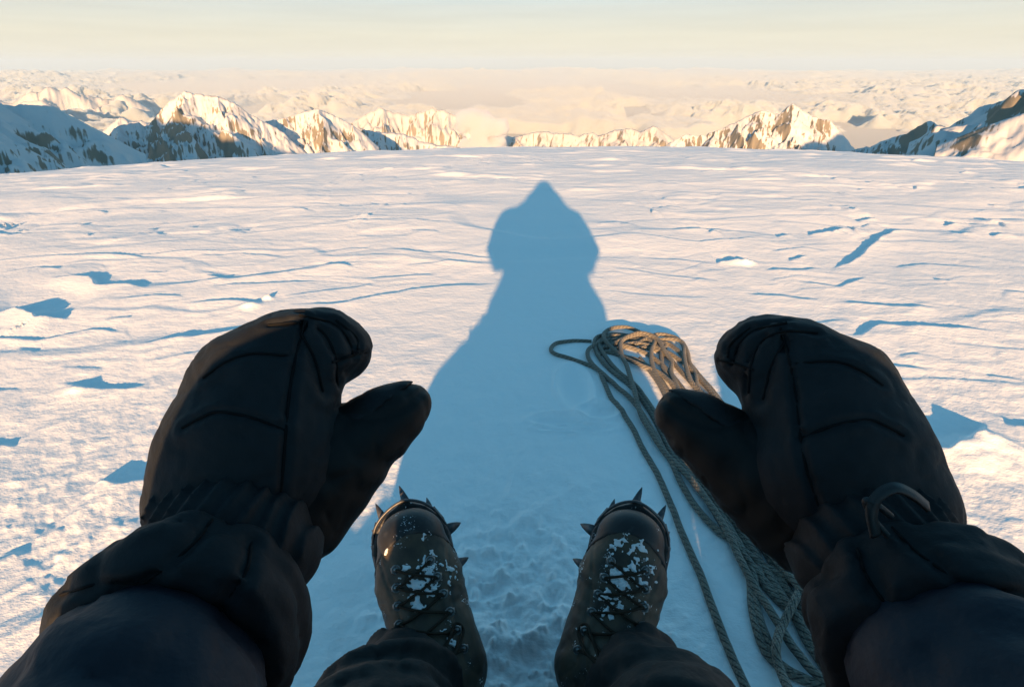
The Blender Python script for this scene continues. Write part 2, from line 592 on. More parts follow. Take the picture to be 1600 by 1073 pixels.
M_SNOW = snow_material('snow', [(9.0, 0.35, 0.02), (60.0, 0.35, 0.006), (240.0, 0.25, 0.002)])

front = np.linspace(-47, 47, 900)
rest = np.concatenate([np.arange(50, 180, 4.0), -np.arange(50, 181, 4.0)[::-1]])
az = np.radians(np.sort(np.concatenate([front, rest])))
rad = np.concatenate([np.geomspace(0.12, 0.5, 50, endpoint=False), np.geomspace(0.5, 14, 680, endpoint=False), np.geomspace(14, 3800, 70)])
AZ, RR = np.meshgrid(az, rad, indexing='ij')
GX, GY = RR * np.sin(AZ), RR * np.cos(AZ)
GZ = ground(GX.ravel().copy(), GY.ravel().copy())
V = np.stack([GX.ravel(), GY.ravel(), GZ], 1)
Q = grid_quads(len(az), len(rad), wrap=True)
c = len(V)
V = np.concatenate([V, [[0, 0, float(ground(np.array([0.0]), np.array([0.0]))[0])]]])
ring = np.arange(len(az)) * len(rad)
cap = np.stack([np.full(len(az), c), np.roll(ring, -1), ring, ring], 1)
me = mesh_np('snowfield', V, Q)
o = link('snowfield', me, M_SNOW)
tag(o, kind='structure')


def on_snow(x, y):
    return float(ground(np.array([float(x)]), np.array([float(y)]))[0])
# ------------------------------------------------------------------ mountains
def dirs(px, py):
    d = P(px, py, 1.0) - EYE
    return math.atan2(d[0], d[1]), d[2] / math.hypot(d[0], d[1])


def rock_snow(name, rock, snow, steep0, steep1, scale):
    m = bpy.data.materials.new(name)
    m.use_nodes = True
    nt = m.node_tree
    b = nt.nodes['Principled BSDF']
    b.inputs['Roughness'].default_value = 0.85
    b.inputs['Specular IOR Level'].default_value = 0.1
    g = nt.nodes.new('ShaderNodeAttribute'); g.attribute_name = 'rock'
    tc = nt.nodes.new('ShaderNodeTexCoord')
    nz = nt.nodes.new('ShaderNodeTexNoise')
    nz.inputs['Scale'].default_value = scale
    nz.inputs['Detail'].default_value = 8
    nz.inputs['Roughness'].default_value = 0.65
    nt.links.new(tc.outputs['Object'], nz.inputs['Vector'])
    ad = nt.nodes.new('ShaderNodeMath'); ad.operation = 'MULTIPLY_ADD'
    ad.inputs[1].default_value = 0.9
    nt.links.new(nz.outputs['Fac'], ad.inputs[0])
    nt.links.new(g.outputs['Fac'], ad.inputs[2])
    mr = nt.nodes.new('ShaderNodeMapRange')
    mr.inputs['From Min'].default_value = steep0
    mr.inputs['From Max'].default_value = steep1
    nt.links.new(ad.outputs[0], mr.inputs['Value'])
    mx = nt.nodes.new('ShaderNodeMix'); mx.data_type = 'RGBA'
    mx.inputs[6].default_value = (*snow, 1)
    mx.inputs[7].default_value = (*rock, 1)
    nt.links.new(mr.outputs[0], mx.inputs[0])
    nt.links.new(mx.outputs[2], b.inputs['Base Color'])
    return m


M_MTN = rock_snow('mountain_rock_and_snow', (0.21, 0.188, 0.15), (0.58, 0.58, 0.59), 0.92, 1.06, 0.006)
M_FAR = rock_snow('far_mountain', (0.25, 0.22, 0.175), (0.55, 0.54, 0.53), 0.95, 1.12, 0.0012)


def mountain(sil, dist, spurs, label, slope=0.9, width=None, seed=0, rough=1.0, na=300, nr=130, material=None,
             depth=None, back=0.35, rockiness=0.0, dips=(), nsp=8):
    """a massif: a crest line (photograph points at a distance) with spurs running down from it, weathered by noise.
    spurs: (index along crest 0..1, side shift per metre of depth, drop per metre of depth, length in metres)"""
    a, t = zip(*[dirs(*s[:2]) for s in sil])
    a = np.array(a); t = np.array(t)
    dd = np.array([s[2] if len(s) > 2 else 1.0 for s in sil]) * dist
    crest = np.stack([np.sin(a) * dd, np.cos(a) * dd, t * dd + EYE[2]], 1)
    depth = depth or dist * 0.35
    segs = [(crest[i], crest[i + 1]) for i in range(len(crest) - 1)]
    inward = np.array([-math.sin(a.mean() * .55), -math.cos(a.mean() * .55)])
    side = np.array([inward[1], -inward[0]])
    rr = random.Random(seed)
    s = np.concatenate([[0], np.cumsum(np.linalg.norm(np.diff(crest[:, :2], axis=0), axis=1))]); s /= s[-1]
    auto = [((k + rr.uniform(.2, .8)) / nsp, rr.uniform(-.3, .3), rr.uniform(.45, .7), depth * rr.uniform(.5, .9)) for k in range(nsp)]
    for at, shift, drop, ln in list(spurs) + auto:
        p = np.array([np.interp(at, s, crest[:, k]) for k in range(3)])
        n = 5
        sg = 1
        for k in range(n):
            st = ln / n
            q = p.copy()
            sh = shift * .5 + rr.uniform(-0.2, 0.2)
            q[:2] += inward * st - side * st * sh
            q[2] -= st * drop * rr.uniform(0.6, 1.4)
            segs.append((p, q))
            # a rib branching off
            sg = -sg
            b_ = q.copy(); bl = st * rr.uniform(.7, 1.3)
            b_[:2] += inward * bl * .7 - side * bl * sg * rr.uniform(.6, 1.1)
            b_[2] -= bl * rr.uniform(.7, 1.0)
            segs.append((q, b_))
            p = q
    pad = R(0.6)
    A = np.linspace(a.min() - pad, a.max() + pad, na)
    rf = np.linspace(dist - depth, dist + depth * back, nr)
    AA, RR = np.meshgrid(A, rf, indexing='ij')
    X, Y = np.sin(AA) * RR, np.cos(AA) * RR
    L = dist * 0.045
    h0 = np.full(X.shape, 1e9)
    for p, q in zip(crest[:-1], crest[1:]):
        v = q - p
        tt = np.clip(((X - p[0]) * v[0] + (Y - p[1]) * v[1]) / (v[0] ** 2 + v[1] ** 2 + 1e-6), 0, 1)
        h0 = np.minimum(h0, np.hypot(X - p[0] - tt * v[0], Y - p[1] - tt * v[1]))
    wf = sstep(0, L * 1.6, h0) * .42 + .02
    wx = X + L * wf * fbm(X / L, Y / L, seed + 11, 3)
    wy = Y + L * wf * fbm(X / L + 31, Y / L, seed + 12, 3)
    Z = np.full(X.shape, -1e9)
    for p, q in segs:
        v = q - p
        tt = np.clip(((wx - p[0]) * v[0] + (wy - p[1]) * v[1]) / (v[0] ** 2 + v[1] ** 2 + 1e-6), 0, 1)
        h = np.hypot(wx - p[0] - tt * v[0], wy - p[1] - tt * v[1])
        z = p[2] + tt * v[2] - slope * h + 0.12 * slope * h * np.minimum(1, h / (dist * 0.2))
        Z = np.maximum(Z, z)
    # gullies and ribs
    rib = ridged(X / (L * 0.55), Y / (L * 0.9), seed + 3, 4)
    top = np.interp(AA, a, t * dd + EYE[2])
    below = np.clip((top - Z) / (dist * 0.02), 0, 1)
    Z = Z + rough * L * 0.085 * (rib - 0.9) * (0.18 + 0.82 * below)
    Z = Z + rough * L * 0.03 * fbm(X / (L * 0.16), Y / (L * 0.16), seed + 4, 3)
    V = np.stack([X.ravel(), Y.ravel(), Z.ravel()], 1)
    me = mesh_np('mountain', V, grid_quads(na, nr))
    # where bare rock shows: steep ground and blown ribs
    gx = np.gradient(Z, axis=0) / (np.hypot(np.gradient(X, axis=0), np.gradient(Y, axis=0)) + 1e-6)
    gr = np.gradient(Z, axis=1) / (rf[1] - rf[0])
    steep = np.hypot(gx, gr)
    streak = fbm(AA * dist / (L * .07), RR / (L * .8), seed + 9, 4)
    patch = fbm(X / (L * .9), Y / (L * .9), seed + 8, 4)
    rock = 0.34 * steep + 0.12 * patch + 0.24 * streak + .12 * np.sign(gx) * sstep(.2, .6, np.abs(gx)) + rockiness - .075
    for px, py, w, amt in dips:
        aa, tt = dirs(px, py)
        rock = rock + amt * np.exp(-((AA - aa) / R(w)) ** 2 - ((Z / RR - tt) / R(w)) ** 2)
    at = me.attributes.new('rock', 'FLOAT', 'POINT')
    at.data.foreach_set('value', rock.ravel().astype(np.float32))
    o = link('mountain', me, material or M_MTN)
    tag(o, label, kind='structure')
    return o


# left to right
mountain([(-420, 40, .75), (-250, 100, .8), (-120, 135, .9), (0, 160), (22, 163), (37, 157), (64, 155), (84, 168), (100, 184), (120, 192), (135, 199), (165, 212), (190, 232), (215, 250)],
         2600, [], 'near snow slope with dark rock bands, in shade at the left edge',
         slope=.8, seed=1, rough=.45, rockiness=-0.03, nsp=5, depth=1150, dips=[(50, 225, 1.3, .35), (85, 245, 1.3, .35), (160, 243, 1.1, .4), (10, 250, .8, .25), (125, 205, .9, .35), (90, 172, .5, .4)])
mountain([(160, 222), (182, 196), (216, 191), (226, 197), (238, 193), (250, 174), (268, 156), (287, 142), (300, 146), (315, 147), (326, 149), (345, 153), (364, 159), (391, 178), (418, 192), (440, 205), (470, 232)],
         5200, [(.1, -.2, .5, 900), (.42, .35, .42, 1500), (.47, -.55, .50, 1600), (.68, -.5, .5, 1300), (.28, .4, .55, 900), (.78, -.2, .55, 900)],
         'tall pointed snow peak, sunlit above and in shade below, at left', slope=1.05, seed=2, rough=1.0, na=360, nr=170,
         dips=[(290, 185, .8, .22), (370, 175, .8, .25), (240, 190, .8, .3), (250, 225, 1.2, .3), (330, 235, 1.0, .3)])
mountain([(395, 215), (410, 190), (425, 186), (462, 178), (480, 173), (496, 169), (510, 175), (526, 181), (540, 189), (552, 196), (566, 208), (580, 222)],
         5700, [(.55, .45, .55, 1100), (.62, -.45, .45, 1300), (.25, -.3, .5, 700), (.85, -.2, .5, 800)],
         'sunlit snow peak with a brown rock buttress, right of the tall pointed peak', slope=.95, seed=3, rough=.9, dips=[(500, 215, 1.1, .32), (450, 192, .9, .28), (545, 215, .8, .3)])
mountain([(130, 202), (140, 196), (165, 208), (178, 190), (189, 181), (205, 187), (216, 187), (235, 192)], 9500, [(.4, .3, .5, 900), (.6, -.3, .5, 900)],
         'small sunlit snow ridge glimpsed behind the left slopes', slope=.8, seed=4, na=140, nr=80, rockiness=-.25)
mountain([(555, 206), (566, 202), (590, 206), (630, 208), (645, 214), (654, 221), (690, 226), (717, 230), (730, 236)], 7200, [(.2, .4, .5, 900), (.5, -.3, .5, 900), (.4, .3, .4, 900)],
         'low brown rocky shoulder with snow streaks beside the rising cloud', slope=.9, seed=5, na=200, nr=90, rockiness=.22)
mountain([(540, 196), (566, 180), (580, 174), (591, 167), (603, 170), (615, 174), (640, 179), (660, 173), (675, 168), (695, 172), (710, 178), (724, 183), (745, 196)],
         12500, [(.28, .4, .5, 1800), (.35, -.4, .5, 1700), (.55, .3, .5, 1500), (.7, -.3, .5, 1800), (.8, .4, .5, 1400)],
         'distant jagged snow mountain above the cloud bank, left of centre', slope=.9, seed=6, material=M_FAR, na=260, nr=100, rockiness=.13)
mountain([(760, 222), (785, 208), (800, 214), (830, 207), (850, 204), (866, 208), (880, 207), (905, 212), (925, 206), (935, 212), (960, 203), (985, 200), (1000, 206), (1020, 196), (1035, 205), (1050, 220), (1070, 236)],
         10500, [(.15, .3, .35, 1500), (.35, -.3, .35, 1500), (.55, .3, .4, 1500), (.7, -.4, .4, 1500), (.85, .4, .4, 1400)],
         'low hazy brown ridge under the cloud at centre', slope=.7, seed=7, material=M_FAR, na=320, nr=110, rockiness=.26)
mountain([(1020, 240), (1034, 231), (1055, 218), (1071, 209), (1085, 211), (1103, 211), (1129, 200), (1150, 190), (1172, 180), (1190, 171), (1203, 175), (1212, 178), (1222, 176), (1239, 161), (1252, 170), (1266, 179), (1280, 184), (1296, 187), (1306, 198), (1321, 219), (1335, 232)],
         6000, [(.18, .3, .5, 900), (.42, .25, .5, 1300), (.52, .5, .55, 1400), (.66, .55, .45, 1700), (.72, -.5, .5, 1300), (.82, -.3, .5, 1000), (.34, .35, .5, 1100)],
         'sunlit twin-topped snow and rock mountain at right', slope=1.0, seed=8, na=380, nr=170, rockiness=.06, dips=[(1185, 190, .9, .28), (1225, 185, .7, .3), (1285, 200, .9, .36), (1110, 222, 1.0, .15)])
mountain([(1300, 240), (1345, 231), (1361, 229), (1382, 219), (1400, 213), (1419, 207), (1435, 196), (1451, 188), (1462, 191), (1473, 196), (1491, 203), (1500, 209), (1530, 220), (1560, 240)],
         4300, [(.4, .4, .55, 800), (.58, .3, .5, 900), (.65, -.5, .5, 900)],
         'dark shaded rocky peak with a snow cap, at right', slope=1.05, seed=9, na=220, nr=110, rockiness=.16, dips=[(1420, 225, 1.2, .3)])
mountain([(1425, 262), (1451, 239), (1480, 222), (1502, 209), (1524, 196), (1546, 181), (1575, 163), (1600, 147), (1660, 112, .95), (1760, 70, .9), (1900, 20, .85)],
         2300, [(.3, .3, .5, 500), (.45, .6, .55, 600)], 'steep shaded snow slope rising out of frame at the right edge', slope=.75, seed=10, rough=.4, na=240, nr=100, dips=[(1560, 185, .9, .3), (1595, 155, .8, .35)])
mountain([(1470, 262), (1488, 240), (1508, 218), (1527, 203), (1545, 195), (1564, 189), (1600, 177), (1660, 165), (1800, 140)], 1500, [(.35, .4, .5, 300)],
         'near rounded snow shoulder, half in sun, at the right edge', slope=.6, seed=13, rough=.35, na=200, nr=90, dips=[(1520, 212, .8, .45), (1500, 232, .7, .4), (1550, 200, .6, .3)])
mountain([(-60, 170), (-10, 152), (20, 160), (44, 144), (60, 142), (78, 133), (88, 141), (101, 136), (118, 144), (135, 148), (155, 150), (175, 154), (190, 146), (200, 155), (225, 168)],
         24000, [(.4, .3, .4, 3000), (.5, -.3, .4, 3000), (.65, .3, .4, 3000), (.8, -.3, .4, 3000), (.2, .3, .4, 3000)],
         'far pale snow range fading into the haze at left', slope=.7, seed=14, material=M_FAR, na=220, nr=80, rockiness=-.22)
# unseen ridges out of frame on both sides, added to shade the slopes
def shoulder(pts, slope, seed, label):
    pts = np.array(pts, float)
    x0, y0 = pts[:, 0].min() - 900, pts[:, 1].min() - 900
    x1, y1 = pts[:, 0].max() + 900, pts[:, 1].max() + 900
    X, Y = np.meshgrid(np.linspace(x0, x1, 90), np.linspace(y0, y1, 90), indexing='ij')
    Z = np.full(X.shape, -1e9)
    for p, q in zip(pts[:-1], pts[1:]):
        v = q - p
        tt = np.clip(((X - p[0]) * v[0] + (Y - p[1]) * v[1]) / (v[0] ** 2 + v[1] ** 2), 0, 1)
        Z = np.maximum(Z, p[2] + tt * v[2] - slope * np.hypot(X - p[0] - tt * v[0], Y - p[1] - tt * v[1]))
    Z = Z + 40 * fbm(X / 300, Y / 300, seed, 4)
    me = mesh_np('mountain', np.stack([X.ravel(), Y.ravel(), Z.ravel()], 1), grid_quads(90, 90))
    at = me.attributes.new('rock', 'FLOAT', 'POINT')
    at.data.foreach_set('value', (0.25 + 0.3 * fbm(X / 200, Y / 200, seed, 3)).ravel().astype(np.float32))
    tag(link('mountain', me, M_MTN), label, kind='structure')


shoulder([(-750, -1300, 230), (-1150, -600, 280), (-1700, -900, 430), (-2500, 300, 450), (-3300, 900, 440), (-4600, 1300, 400)], .7, 41, 'unseen snow ridge added beyond the left edge to shade the slopes')
shoulder([(700, -900, 215), (1250, -700, 120), (1650, 300, 200), (2500, 900, 300), (3600, 1300, 420)], .7, 42, 'unseen snow ridge added beyond the right edge to shade the slopes')

# valley country far below
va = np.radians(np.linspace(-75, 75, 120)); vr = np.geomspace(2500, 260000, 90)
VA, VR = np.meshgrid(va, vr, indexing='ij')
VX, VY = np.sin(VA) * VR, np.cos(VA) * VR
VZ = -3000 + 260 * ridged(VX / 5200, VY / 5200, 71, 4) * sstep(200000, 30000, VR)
M_VAL = mat('valley_forest_rock_haze_tint', (0.04, 0.075, 0.10), 0.95, 0.05, var=((0.07, 0.095, 0.115), 0.0006, .4, .65))  # blue of the distance haze is put into the ground colour
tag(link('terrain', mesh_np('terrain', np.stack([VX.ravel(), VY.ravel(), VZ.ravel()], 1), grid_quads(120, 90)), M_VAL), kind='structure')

# ------------------------------------------------------------------ sea of clouds
M_CLOUD = bpy.data.materials.new('cloud')
M_CLOUD.use_nodes = True
nt = M_CLOUD.node_tree
nt.nodes.remove(nt.nodes['Principled BSDF'])
pv = nt.nodes.new('ShaderNodeVolumePrincipled')
pv.inputs['Color'].default_value = (0.83, 0.865, 0.875, 1)
pv.inputs['Density'].default_value = 0.05
pv.inputs['Anisotropy'].default_value = 0.0
nt.links.new(pv.outputs[0], nt.nodes['Material Output'].inputs['Volume'])


def puffs(x, y, seed, octv=4):
    """rounded billows, 0..1"""
    t, a, f = 0, 0.55, 1.0
    for k in range(octv):
        n = n2(x * f + 3.1 * k, y * f + 8.7 * k, seed + k)
        t = t + a * np.minimum(1, np.abs(n) * 1.7) if k else t + a * np.sqrt(np.clip(0.5 + 0.7 * n, 0, 1))
        a *= 0.55; f *= 2.2
    return t


def domes(x, y, seed, share=.55, lo=.3):
    """separate rounded cloud heads, 0..1"""
    ix, iy = np.floor(x), np.floor(y)
    out = np.zeros_like(x)
    for dx in (-1, 0, 1):
        for dy in (-1, 0, 1):
            cx, cy = ix + dx, iy + dy
            sd = np.full_like(cx, seed)
            h1 = _hash(cx, cy, sd).astype(float) / 4294967296.0
            h2 = _hash(cx, cy, sd + 1).astype(float) / 4294967296.0
            h3 = _hash(cx, cy, sd + 2).astype(float) / 4294967296.0
            rr_ = .30 + .45 * h3
            q = ((x - cx - h1) ** 2 + (y - cy - h2) ** 2) / rr_ ** 2
            on = (h3 > 1 - share) * (lo + (1 - lo) * (h3 - 1 + share) / share)
            out = np.maximum(out, on * np.sqrt(np.clip(1 - q, 0, 1)))
    return out


ca_ = np.radians(np.linspace(-46, 46, 1000)); cr_ = np.geomspace(8200, 170000, 620)
CA, CR = np.meshgrid(ca_, cr_, indexing='ij')
CX, CY = np.sin(CA) * CR, np.cos(CA) * CR
big = fbm(CX / 15000, CY / 8000, 81, 3)
cover = sstep(-0.24, 0.16, big + 0.55 * fbm(CX / 2600, CY / 2600, 85, 4))
for gx_, gy_, ga, gb in ((-2600, 34000, 4200, 9000), (11000, 40000, 8000, 9000), (-9500, 25000, 2600, 5500), (2500, 60000, 9000, 14000), (-24000, 60000, 14000, 16000)):
    cover = cover * sstep(.55, 1.25, np.hypot((CX - gx_) / ga, (CY - gy_) / (gb * 1.4)) + .25 * fbm(CX / 2500, CY / 5000, 88, 3))
tower = sstep(0.0, 0.7, fbm(CX / 8000, CY / 8000, 91, 2)) * sstep(90000, 30000, CR)
wx_, wy_ = CX + 150 * fbm(CX / 500, CY / 500, 131, 3), CY + 150 * fbm(CX / 700, CY / 700, 132, 3)
CZ = -1500 + 70 * puffs(CX / 1500, CY / 1500, 82, 4) + 25 * big - 300 * (1 - cover)
CZ = CZ + cover * (.35 + .65 * tower) * (170 * domes(wx_ / 2600, wy_ / 2600, 141, .45) + 400 * domes(wx_ / 1150, wy_ / 1150, 151, .5) + 230 * domes(wx_ / 560, wy_ / 560, 156, .6) + 90 * domes(CX / 260, CY / 260, 161, .7))
CZ = CZ + 900 * sstep(.2, .8, fbm(CX / 22000, CY / 14000, 95, 3)) * sstep(45000, 90000, CR) * puffs(CX / 6000, CY / 6000, 97, 4)
CLOUD_FLOOR = -1680.0
CZ = np.maximum(CZ, CLOUD_FLOOR + 3)
na_, nr_ = CX.shape
top = np.stack([CX.ravel(), CY.ravel(), CZ.ravel()], 1)
bot = top.copy(); bot[:, 2] = CLOUD_FLOOR
q = grid_quads(na_, nr_)
i = np.arange(na_ * nr_).reshape(na_, nr_)
rim = np.concatenate([i[:, 0], i[-1, 1:], i[:-1, -1][::-1], i[0, 1:-1][::-1]])
rn = np.roll(rim, -1)
nb_ = na_ * nr_
skirt = np.stack([rim, rim + nb_, rn + nb_, rn], 1)
me = mesh_np('clouds', np.concatenate([top, bot]), np.concatenate([q, q[:, ::-1] + nb_, skirt]))
tag(link('clouds', me, M_CLOUD), kind='stuff')
# a puff of cloud boiling up in front of the sea of clouds
M_PUFF = bpy.data.materials.new('cloud_puff')
M_PUFF.use_nodes = True
nt = M_PUFF.node_tree
nt.nodes.remove(nt.nodes['Principled BSDF'])
pv = nt.nodes.new('ShaderNodeVolumePrincipled')
pv.inputs['Color'].default_value = (0.90, 0.91, 0.93, 1)
pv.inputs['Density'].default_value = 0.02
pv.inputs['Anisotropy'].default_value = 0.1
nt.links.new(pv.outputs[0], nt.nodes['Material Output'].inputs['Volume'])
pr = random.Random(5)
balls = []
for k in range(46):
    t = pr.random()
    px = 752 + pr.gauss(0, 1) * (20 - 8 * t) + 8 * math.sin(t * 5)
    py = 250 - 72 * t
    balls.append((P(px, py, 8000 + pr.uniform(-150, 150)), pr.uniform(70, 150) * (1.15 - .5 * t)))


def puff_f(p):
    d = None
    for c, r in balls:
        e = np.linalg.norm(p - c, axis=1) - r
        d = e if d is None else smin(d, e, 50)
    return d + 34 * n3(p / 90, 3) + 17 * n3(p / 40, 4)


al = np.array([c for c, r in balls])
tag(link('cloud', sdf_mesh('cloud', puff_f, al.min(0) - 230, al.max(0) + 230, 16), M_PUFF), 'puff of white cloud rising before the low hazy ridge', kind='stuff')

# ------------------------------------------------------------------ thin mountain air
hx, hy0, hy1, hz0, hz1 = 240000, -9000, 270000, -3100, 1500
hv = [(x, y, z) for x in (-hx, hx) for y in (hy0, hy1) for z in (hz0, hz1)]
hq = [(0, 1, 3, 2), (4, 6, 7, 5), (0, 4, 5, 1), (2, 3, 7, 6), (0, 2, 6, 4), (1, 5, 7, 3)]
M_HAZE = bpy.data.materials.new('haze')
M_HAZE.use_nodes = True
nt = M_HAZE.node_tree
nt.nodes.remove(nt.nodes['Principled BSDF'])
pv = nt.nodes.new('ShaderNodeVolumePrincipled')
pv.inputs['Color'].default_value = (0.62, 0.81, 1.0, 1)
pv.inputs['Density'].default_value = 0.85e-5
pv.inputs['Anisotropy'].default_value = 0.0
nt.links.new(pv.outputs[0], nt.nodes['Material Output'].inputs['Volume'])
tag(link('haze', mesh_np('haze', hv, hq, smooth=False), M_HAZE), kind='stuff')
# ------------------------------------------------------------------ the climber
M_SHELL = mat('black_nylon', (0.0075, 0.0086, 0.0105), 0.7, 0.25, var=((0.0115, 0.013, 0.0155), 35, .45, .7), bump=[(70, 0.35, 0.003), (170, 0.3, 0.0012), (1000, 0.3, 0.0006)])
M_PALM = mat('black_leather', (0.0035, 0.0035, 0.0035), 0.6, 0.25, bump=[(160, 0.3, 0.001), (30, .2, .004)])
M_NAVY = mat('navy_nylon', (0.009, 0.011, 0.019), 0.65, 0.3, bump=[(45, 0.5, 0.006), (120, .3, .002), (900, 0.2, 0.0006)])
M_TROUSER = mat('black_trouser_cloth', (0.011, 0.011, 0.0115), 0.7, 0.25, var=((0.022, 0.021, 0.020), 40, .45, .7), bump=[(50, 0.5, 0.005), (150, .3, .0015), (1100, 0.2, 0.0005)])
M_SKIN = mat('skin', (0.45, 0.27, 0.20), 0.5, 0.3, bump=[(180, .1, .001)])
M_WOOL = mat('charcoal_wool', (0.03, 0.03, 0.034), 0.9, 0.1, bump=[(260, .5, .003)], sheen=0.3)
M_SEAM = mat('black_thread', (0.0025, 0.0025, 0.003), 0.8, 0.2)
M_WEB = mat('black_webbing', (0.012, 0.013, 0.014), 0.5, 0.4, bump=[(500, .3, .001)])

BX = 0.022                                # the body sits a little right of the lens
GZ0 = on_snow(BX, -0.15)
SH = [np.array([BX - 0.168, -0.15, 0.680]), np.array([BX + 0.150, -0.15, 0.668])]
EL = [np.array([BX - 0.205, 0.08, 0.555]), np.array([BX + 0.205, 0.08, 0.555])]
HIP = [np.array([BX + s * 0.10, -0.16, 0.115]) for s in (-1, 1)]
KNEE = [np.array([BX - 0.240, 0.20, 0.21]), np.array([BX + 0.240, 0.20, 0.21])]
MX = 1697.0                               # the hands mirror about px 848


def mir(side, px, py):
    if side == 0:
        return (px, py)
    t = min(1.0, max(0.0, (py - 660) / 260.0))
    return (MX + 46 * t * t * (3 - 2 * t) - px, py + 12)


WRIST = [P(*mir(s, 350, 850), .425) for s in (0, 1)]
ANKLE = [P(664, 1020, .835), P(964, 1022, .835)]
HEAD = np.array([BX, -0.165, 0.845])

# the body itself: one continuous figure
def body_f(p):
    d = chain(p, [(HIP[0] * .5 + HIP[1] * .5, .13), (np.array([BX, -.20, .32]), .125), (np.array([BX, -.20, .50]), .135), (np.array([BX, -.17, .60]), .09)], .06)
    d = smin(d, chain(p, [(np.array([BX, -.17, .60]), .065), (np.array([BX, -.165, .78]), .055)], .03), .05)
    q = (p - HEAD) / np.array([.076, .098, .118])
    rq = np.linalg.norm(q, axis=1)
    d = smin(d, (rq - 1) * .085, .03)
    d = smin(d, cone(p, HEAD + (0, .075, -.085), .028, HEAD + (0, .05, -.06), .045), .03)             # chin
    d = smin(d, cone(p, HEAD + (0, .095, .012), .009, HEAD + (0, .112, -.026), .015), .012)            # nose
    for s in (-1, 1):
        d = np.maximum(d, -(np.linalg.norm(p - HEAD - (s * .032, .108, .008), axis=1) - .018))         # sockets
        d = smin(d, np.linalg.norm(p - HEAD - (s * .032, .083, .006), axis=1) - .0125, .003)           # eyes
        d = smin(d, cone(p, HEAD + (s * .078, -.005, -.03), .012, HEAD + (s * .082, -.012, .02), .016), .008)
    d = smin(d, cone(p, HEAD + (-.02, .093, -.056), .007, HEAD + (.02, .093, -.056), .007), .006)
    for s in (0, 1):
        d = smin(d, chain(p, [(SH[s], .062), (EL[s], .042), (WRIST[s], .030)], .02), .05)
        d = smin(d, chain(p, [(HIP[s], .095), (KNEE[s], .060), (ANKLE[s], .042)], .02), .05)
        d = smin(d, chain(p, [(WRIST[s], .03), (P(*mir(s, 400, 690), .462), .038)], .02), .02)
        for a, b, c_ in (((440, 620, .46), (495, 545, .475), (540, 530, .49)), ((430, 625, .475), (485, 545, .49), (535, 535, .505)),
                         ((425, 630, .49), (475, 548, .505), (525, 540, .515)), ((418, 640, .50), (465, 560, .515), (508, 548, .525))):
            d = smin(d, chain(p, [(P(*mir(s, *a[:2]), a[2]), .0095), (P(*mir(s, *b[:2]), b[2]), .009), (P(*mir(s, *c_[:2]), c_[2]), .0075)], .006), .008)
        d = smin(d, chain(p, [(P(*mir(s, 440, 760), .47), .014), (P(*mir(s, 560, 695), .48), .011), (P(*mir(s, 630, 645), .485), .008)], .006), .015)
    return d


person = link('person', sdf_mesh('person', body_f, (-.5, -.42, -.06), (.55, .75, 1.02), .009), M_SKIN)
tag(person, 'seated climber in black mittens and navy jacket with boots stretched out on the snow', 'person')


def fold(p, sc, amp, seed, stretch=None):
    q = p * sc
    if stretch is not None:
        ax, f = stretch
        ax = ax / np.linalg.norm(ax)
        q = q + ((p @ ax) * sc * (f - 1))[:, None] * ax
    a = n3(q, seed)
    return amp * (1 - np.abs(a) * 2) + amp * .4 * n3(q * 2.1, seed + 1)


def crease(p, sc, amp, seed, w=.13, stretch=None):
    """narrow pressed-in lines like those of crumpled cloth"""
    q = p * sc
    if stretch is not None:
        ax, f = stretch
        ax = ax / np.linalg.norm(ax)
        q = q + ((p @ ax) * sc * (f - 1))[:, None] * ax
    q = q + .35 * n3(q * .8, seed + 9)[:, None]
    a = n3(q, seed)
    return amp * (np.exp(-(a / w) ** 2) - .25)


# padded jacket with a hood up over the hat
def jacket_f(p):
    p0 = p
    p = p.copy(); p[:, 0] = BX + (p[:, 0] - BX) / (1 + .42 * sstep(.36, .08, p[:, 2]))
    d = chain(p, [(np.array([BX, -.17, .09]), .20), (np.array([BX, -.19, .28]), .20), (np.array([BX, -.20, .41]), .215), (np.array([BX, -.19, .53]), .16), (np.array([BX, -.17, .64]), .135)], .08)
    for s in (0, 1):
        d = smin(d, chain(p, [(SH[s] * .6 + np.array([BX, -.17, .6]) * .4, .10), (SH[s], .108), (EL[s], .070), (EL[s] * .6 + WRIST[s] * .4, .058), (EL[s] * .2 + WRIST[s] * .8, .048)], .03), .05)
        t = (p - EL[s]) @ (WRIST[s] - EL[s]) / np.linalg.norm(WRIST[s] - EL[s])
        d = d + .0035 * np.sin(t * 75) * sstep(-.25, .0, -np.abs(t - .05))
    d = smin(d, chain(p, [(np.array([BX, -.175, .68]), .165), (np.array([BX, -.185, .785]), .152), (HEAD + (0, -.03, -.03), .108)], .05), .06)  # collar and hood
    d = d + .006 * np.cos(p[:, 2] * 62) * sstep(.62, .5, p[:, 2])
    d = d + fold(p, 16, .004, 5) + crease(p, 30, .004, 7) + crease(p, 62, .0018, 8)
    # hood opening at the face
    q = p - HEAD
    d = np.maximum(d, -np.maximum(np.linalg.norm(q * (1.15, .0, .86), axis=1) - .088, .025 - q[:, 1]))
    return d


jk = link('jacket', sdf_mesh('jacket', jacket_f, (-.56, -.45, -.12), (.60, .40, 1.06), .007), M_NAVY, person)


def beanie_f(p):
    q = (p - HEAD - (0, -.012, .045)) / np.array([.088, .108, .090])
    d = (np.linalg.norm(q, axis=1) - 1) * .1
    d = np.maximum(d, HEAD[2] + .032 - p[:, 2])
    d = smin(d, np.linalg.norm(p - HEAD - (0, -.02, .098), axis=1) - .060, .012)
    return d + .0015 * np.sin(np.arctan2(p[:, 0] - HEAD[0], p[:, 1] - HEAD[1]) * 40)


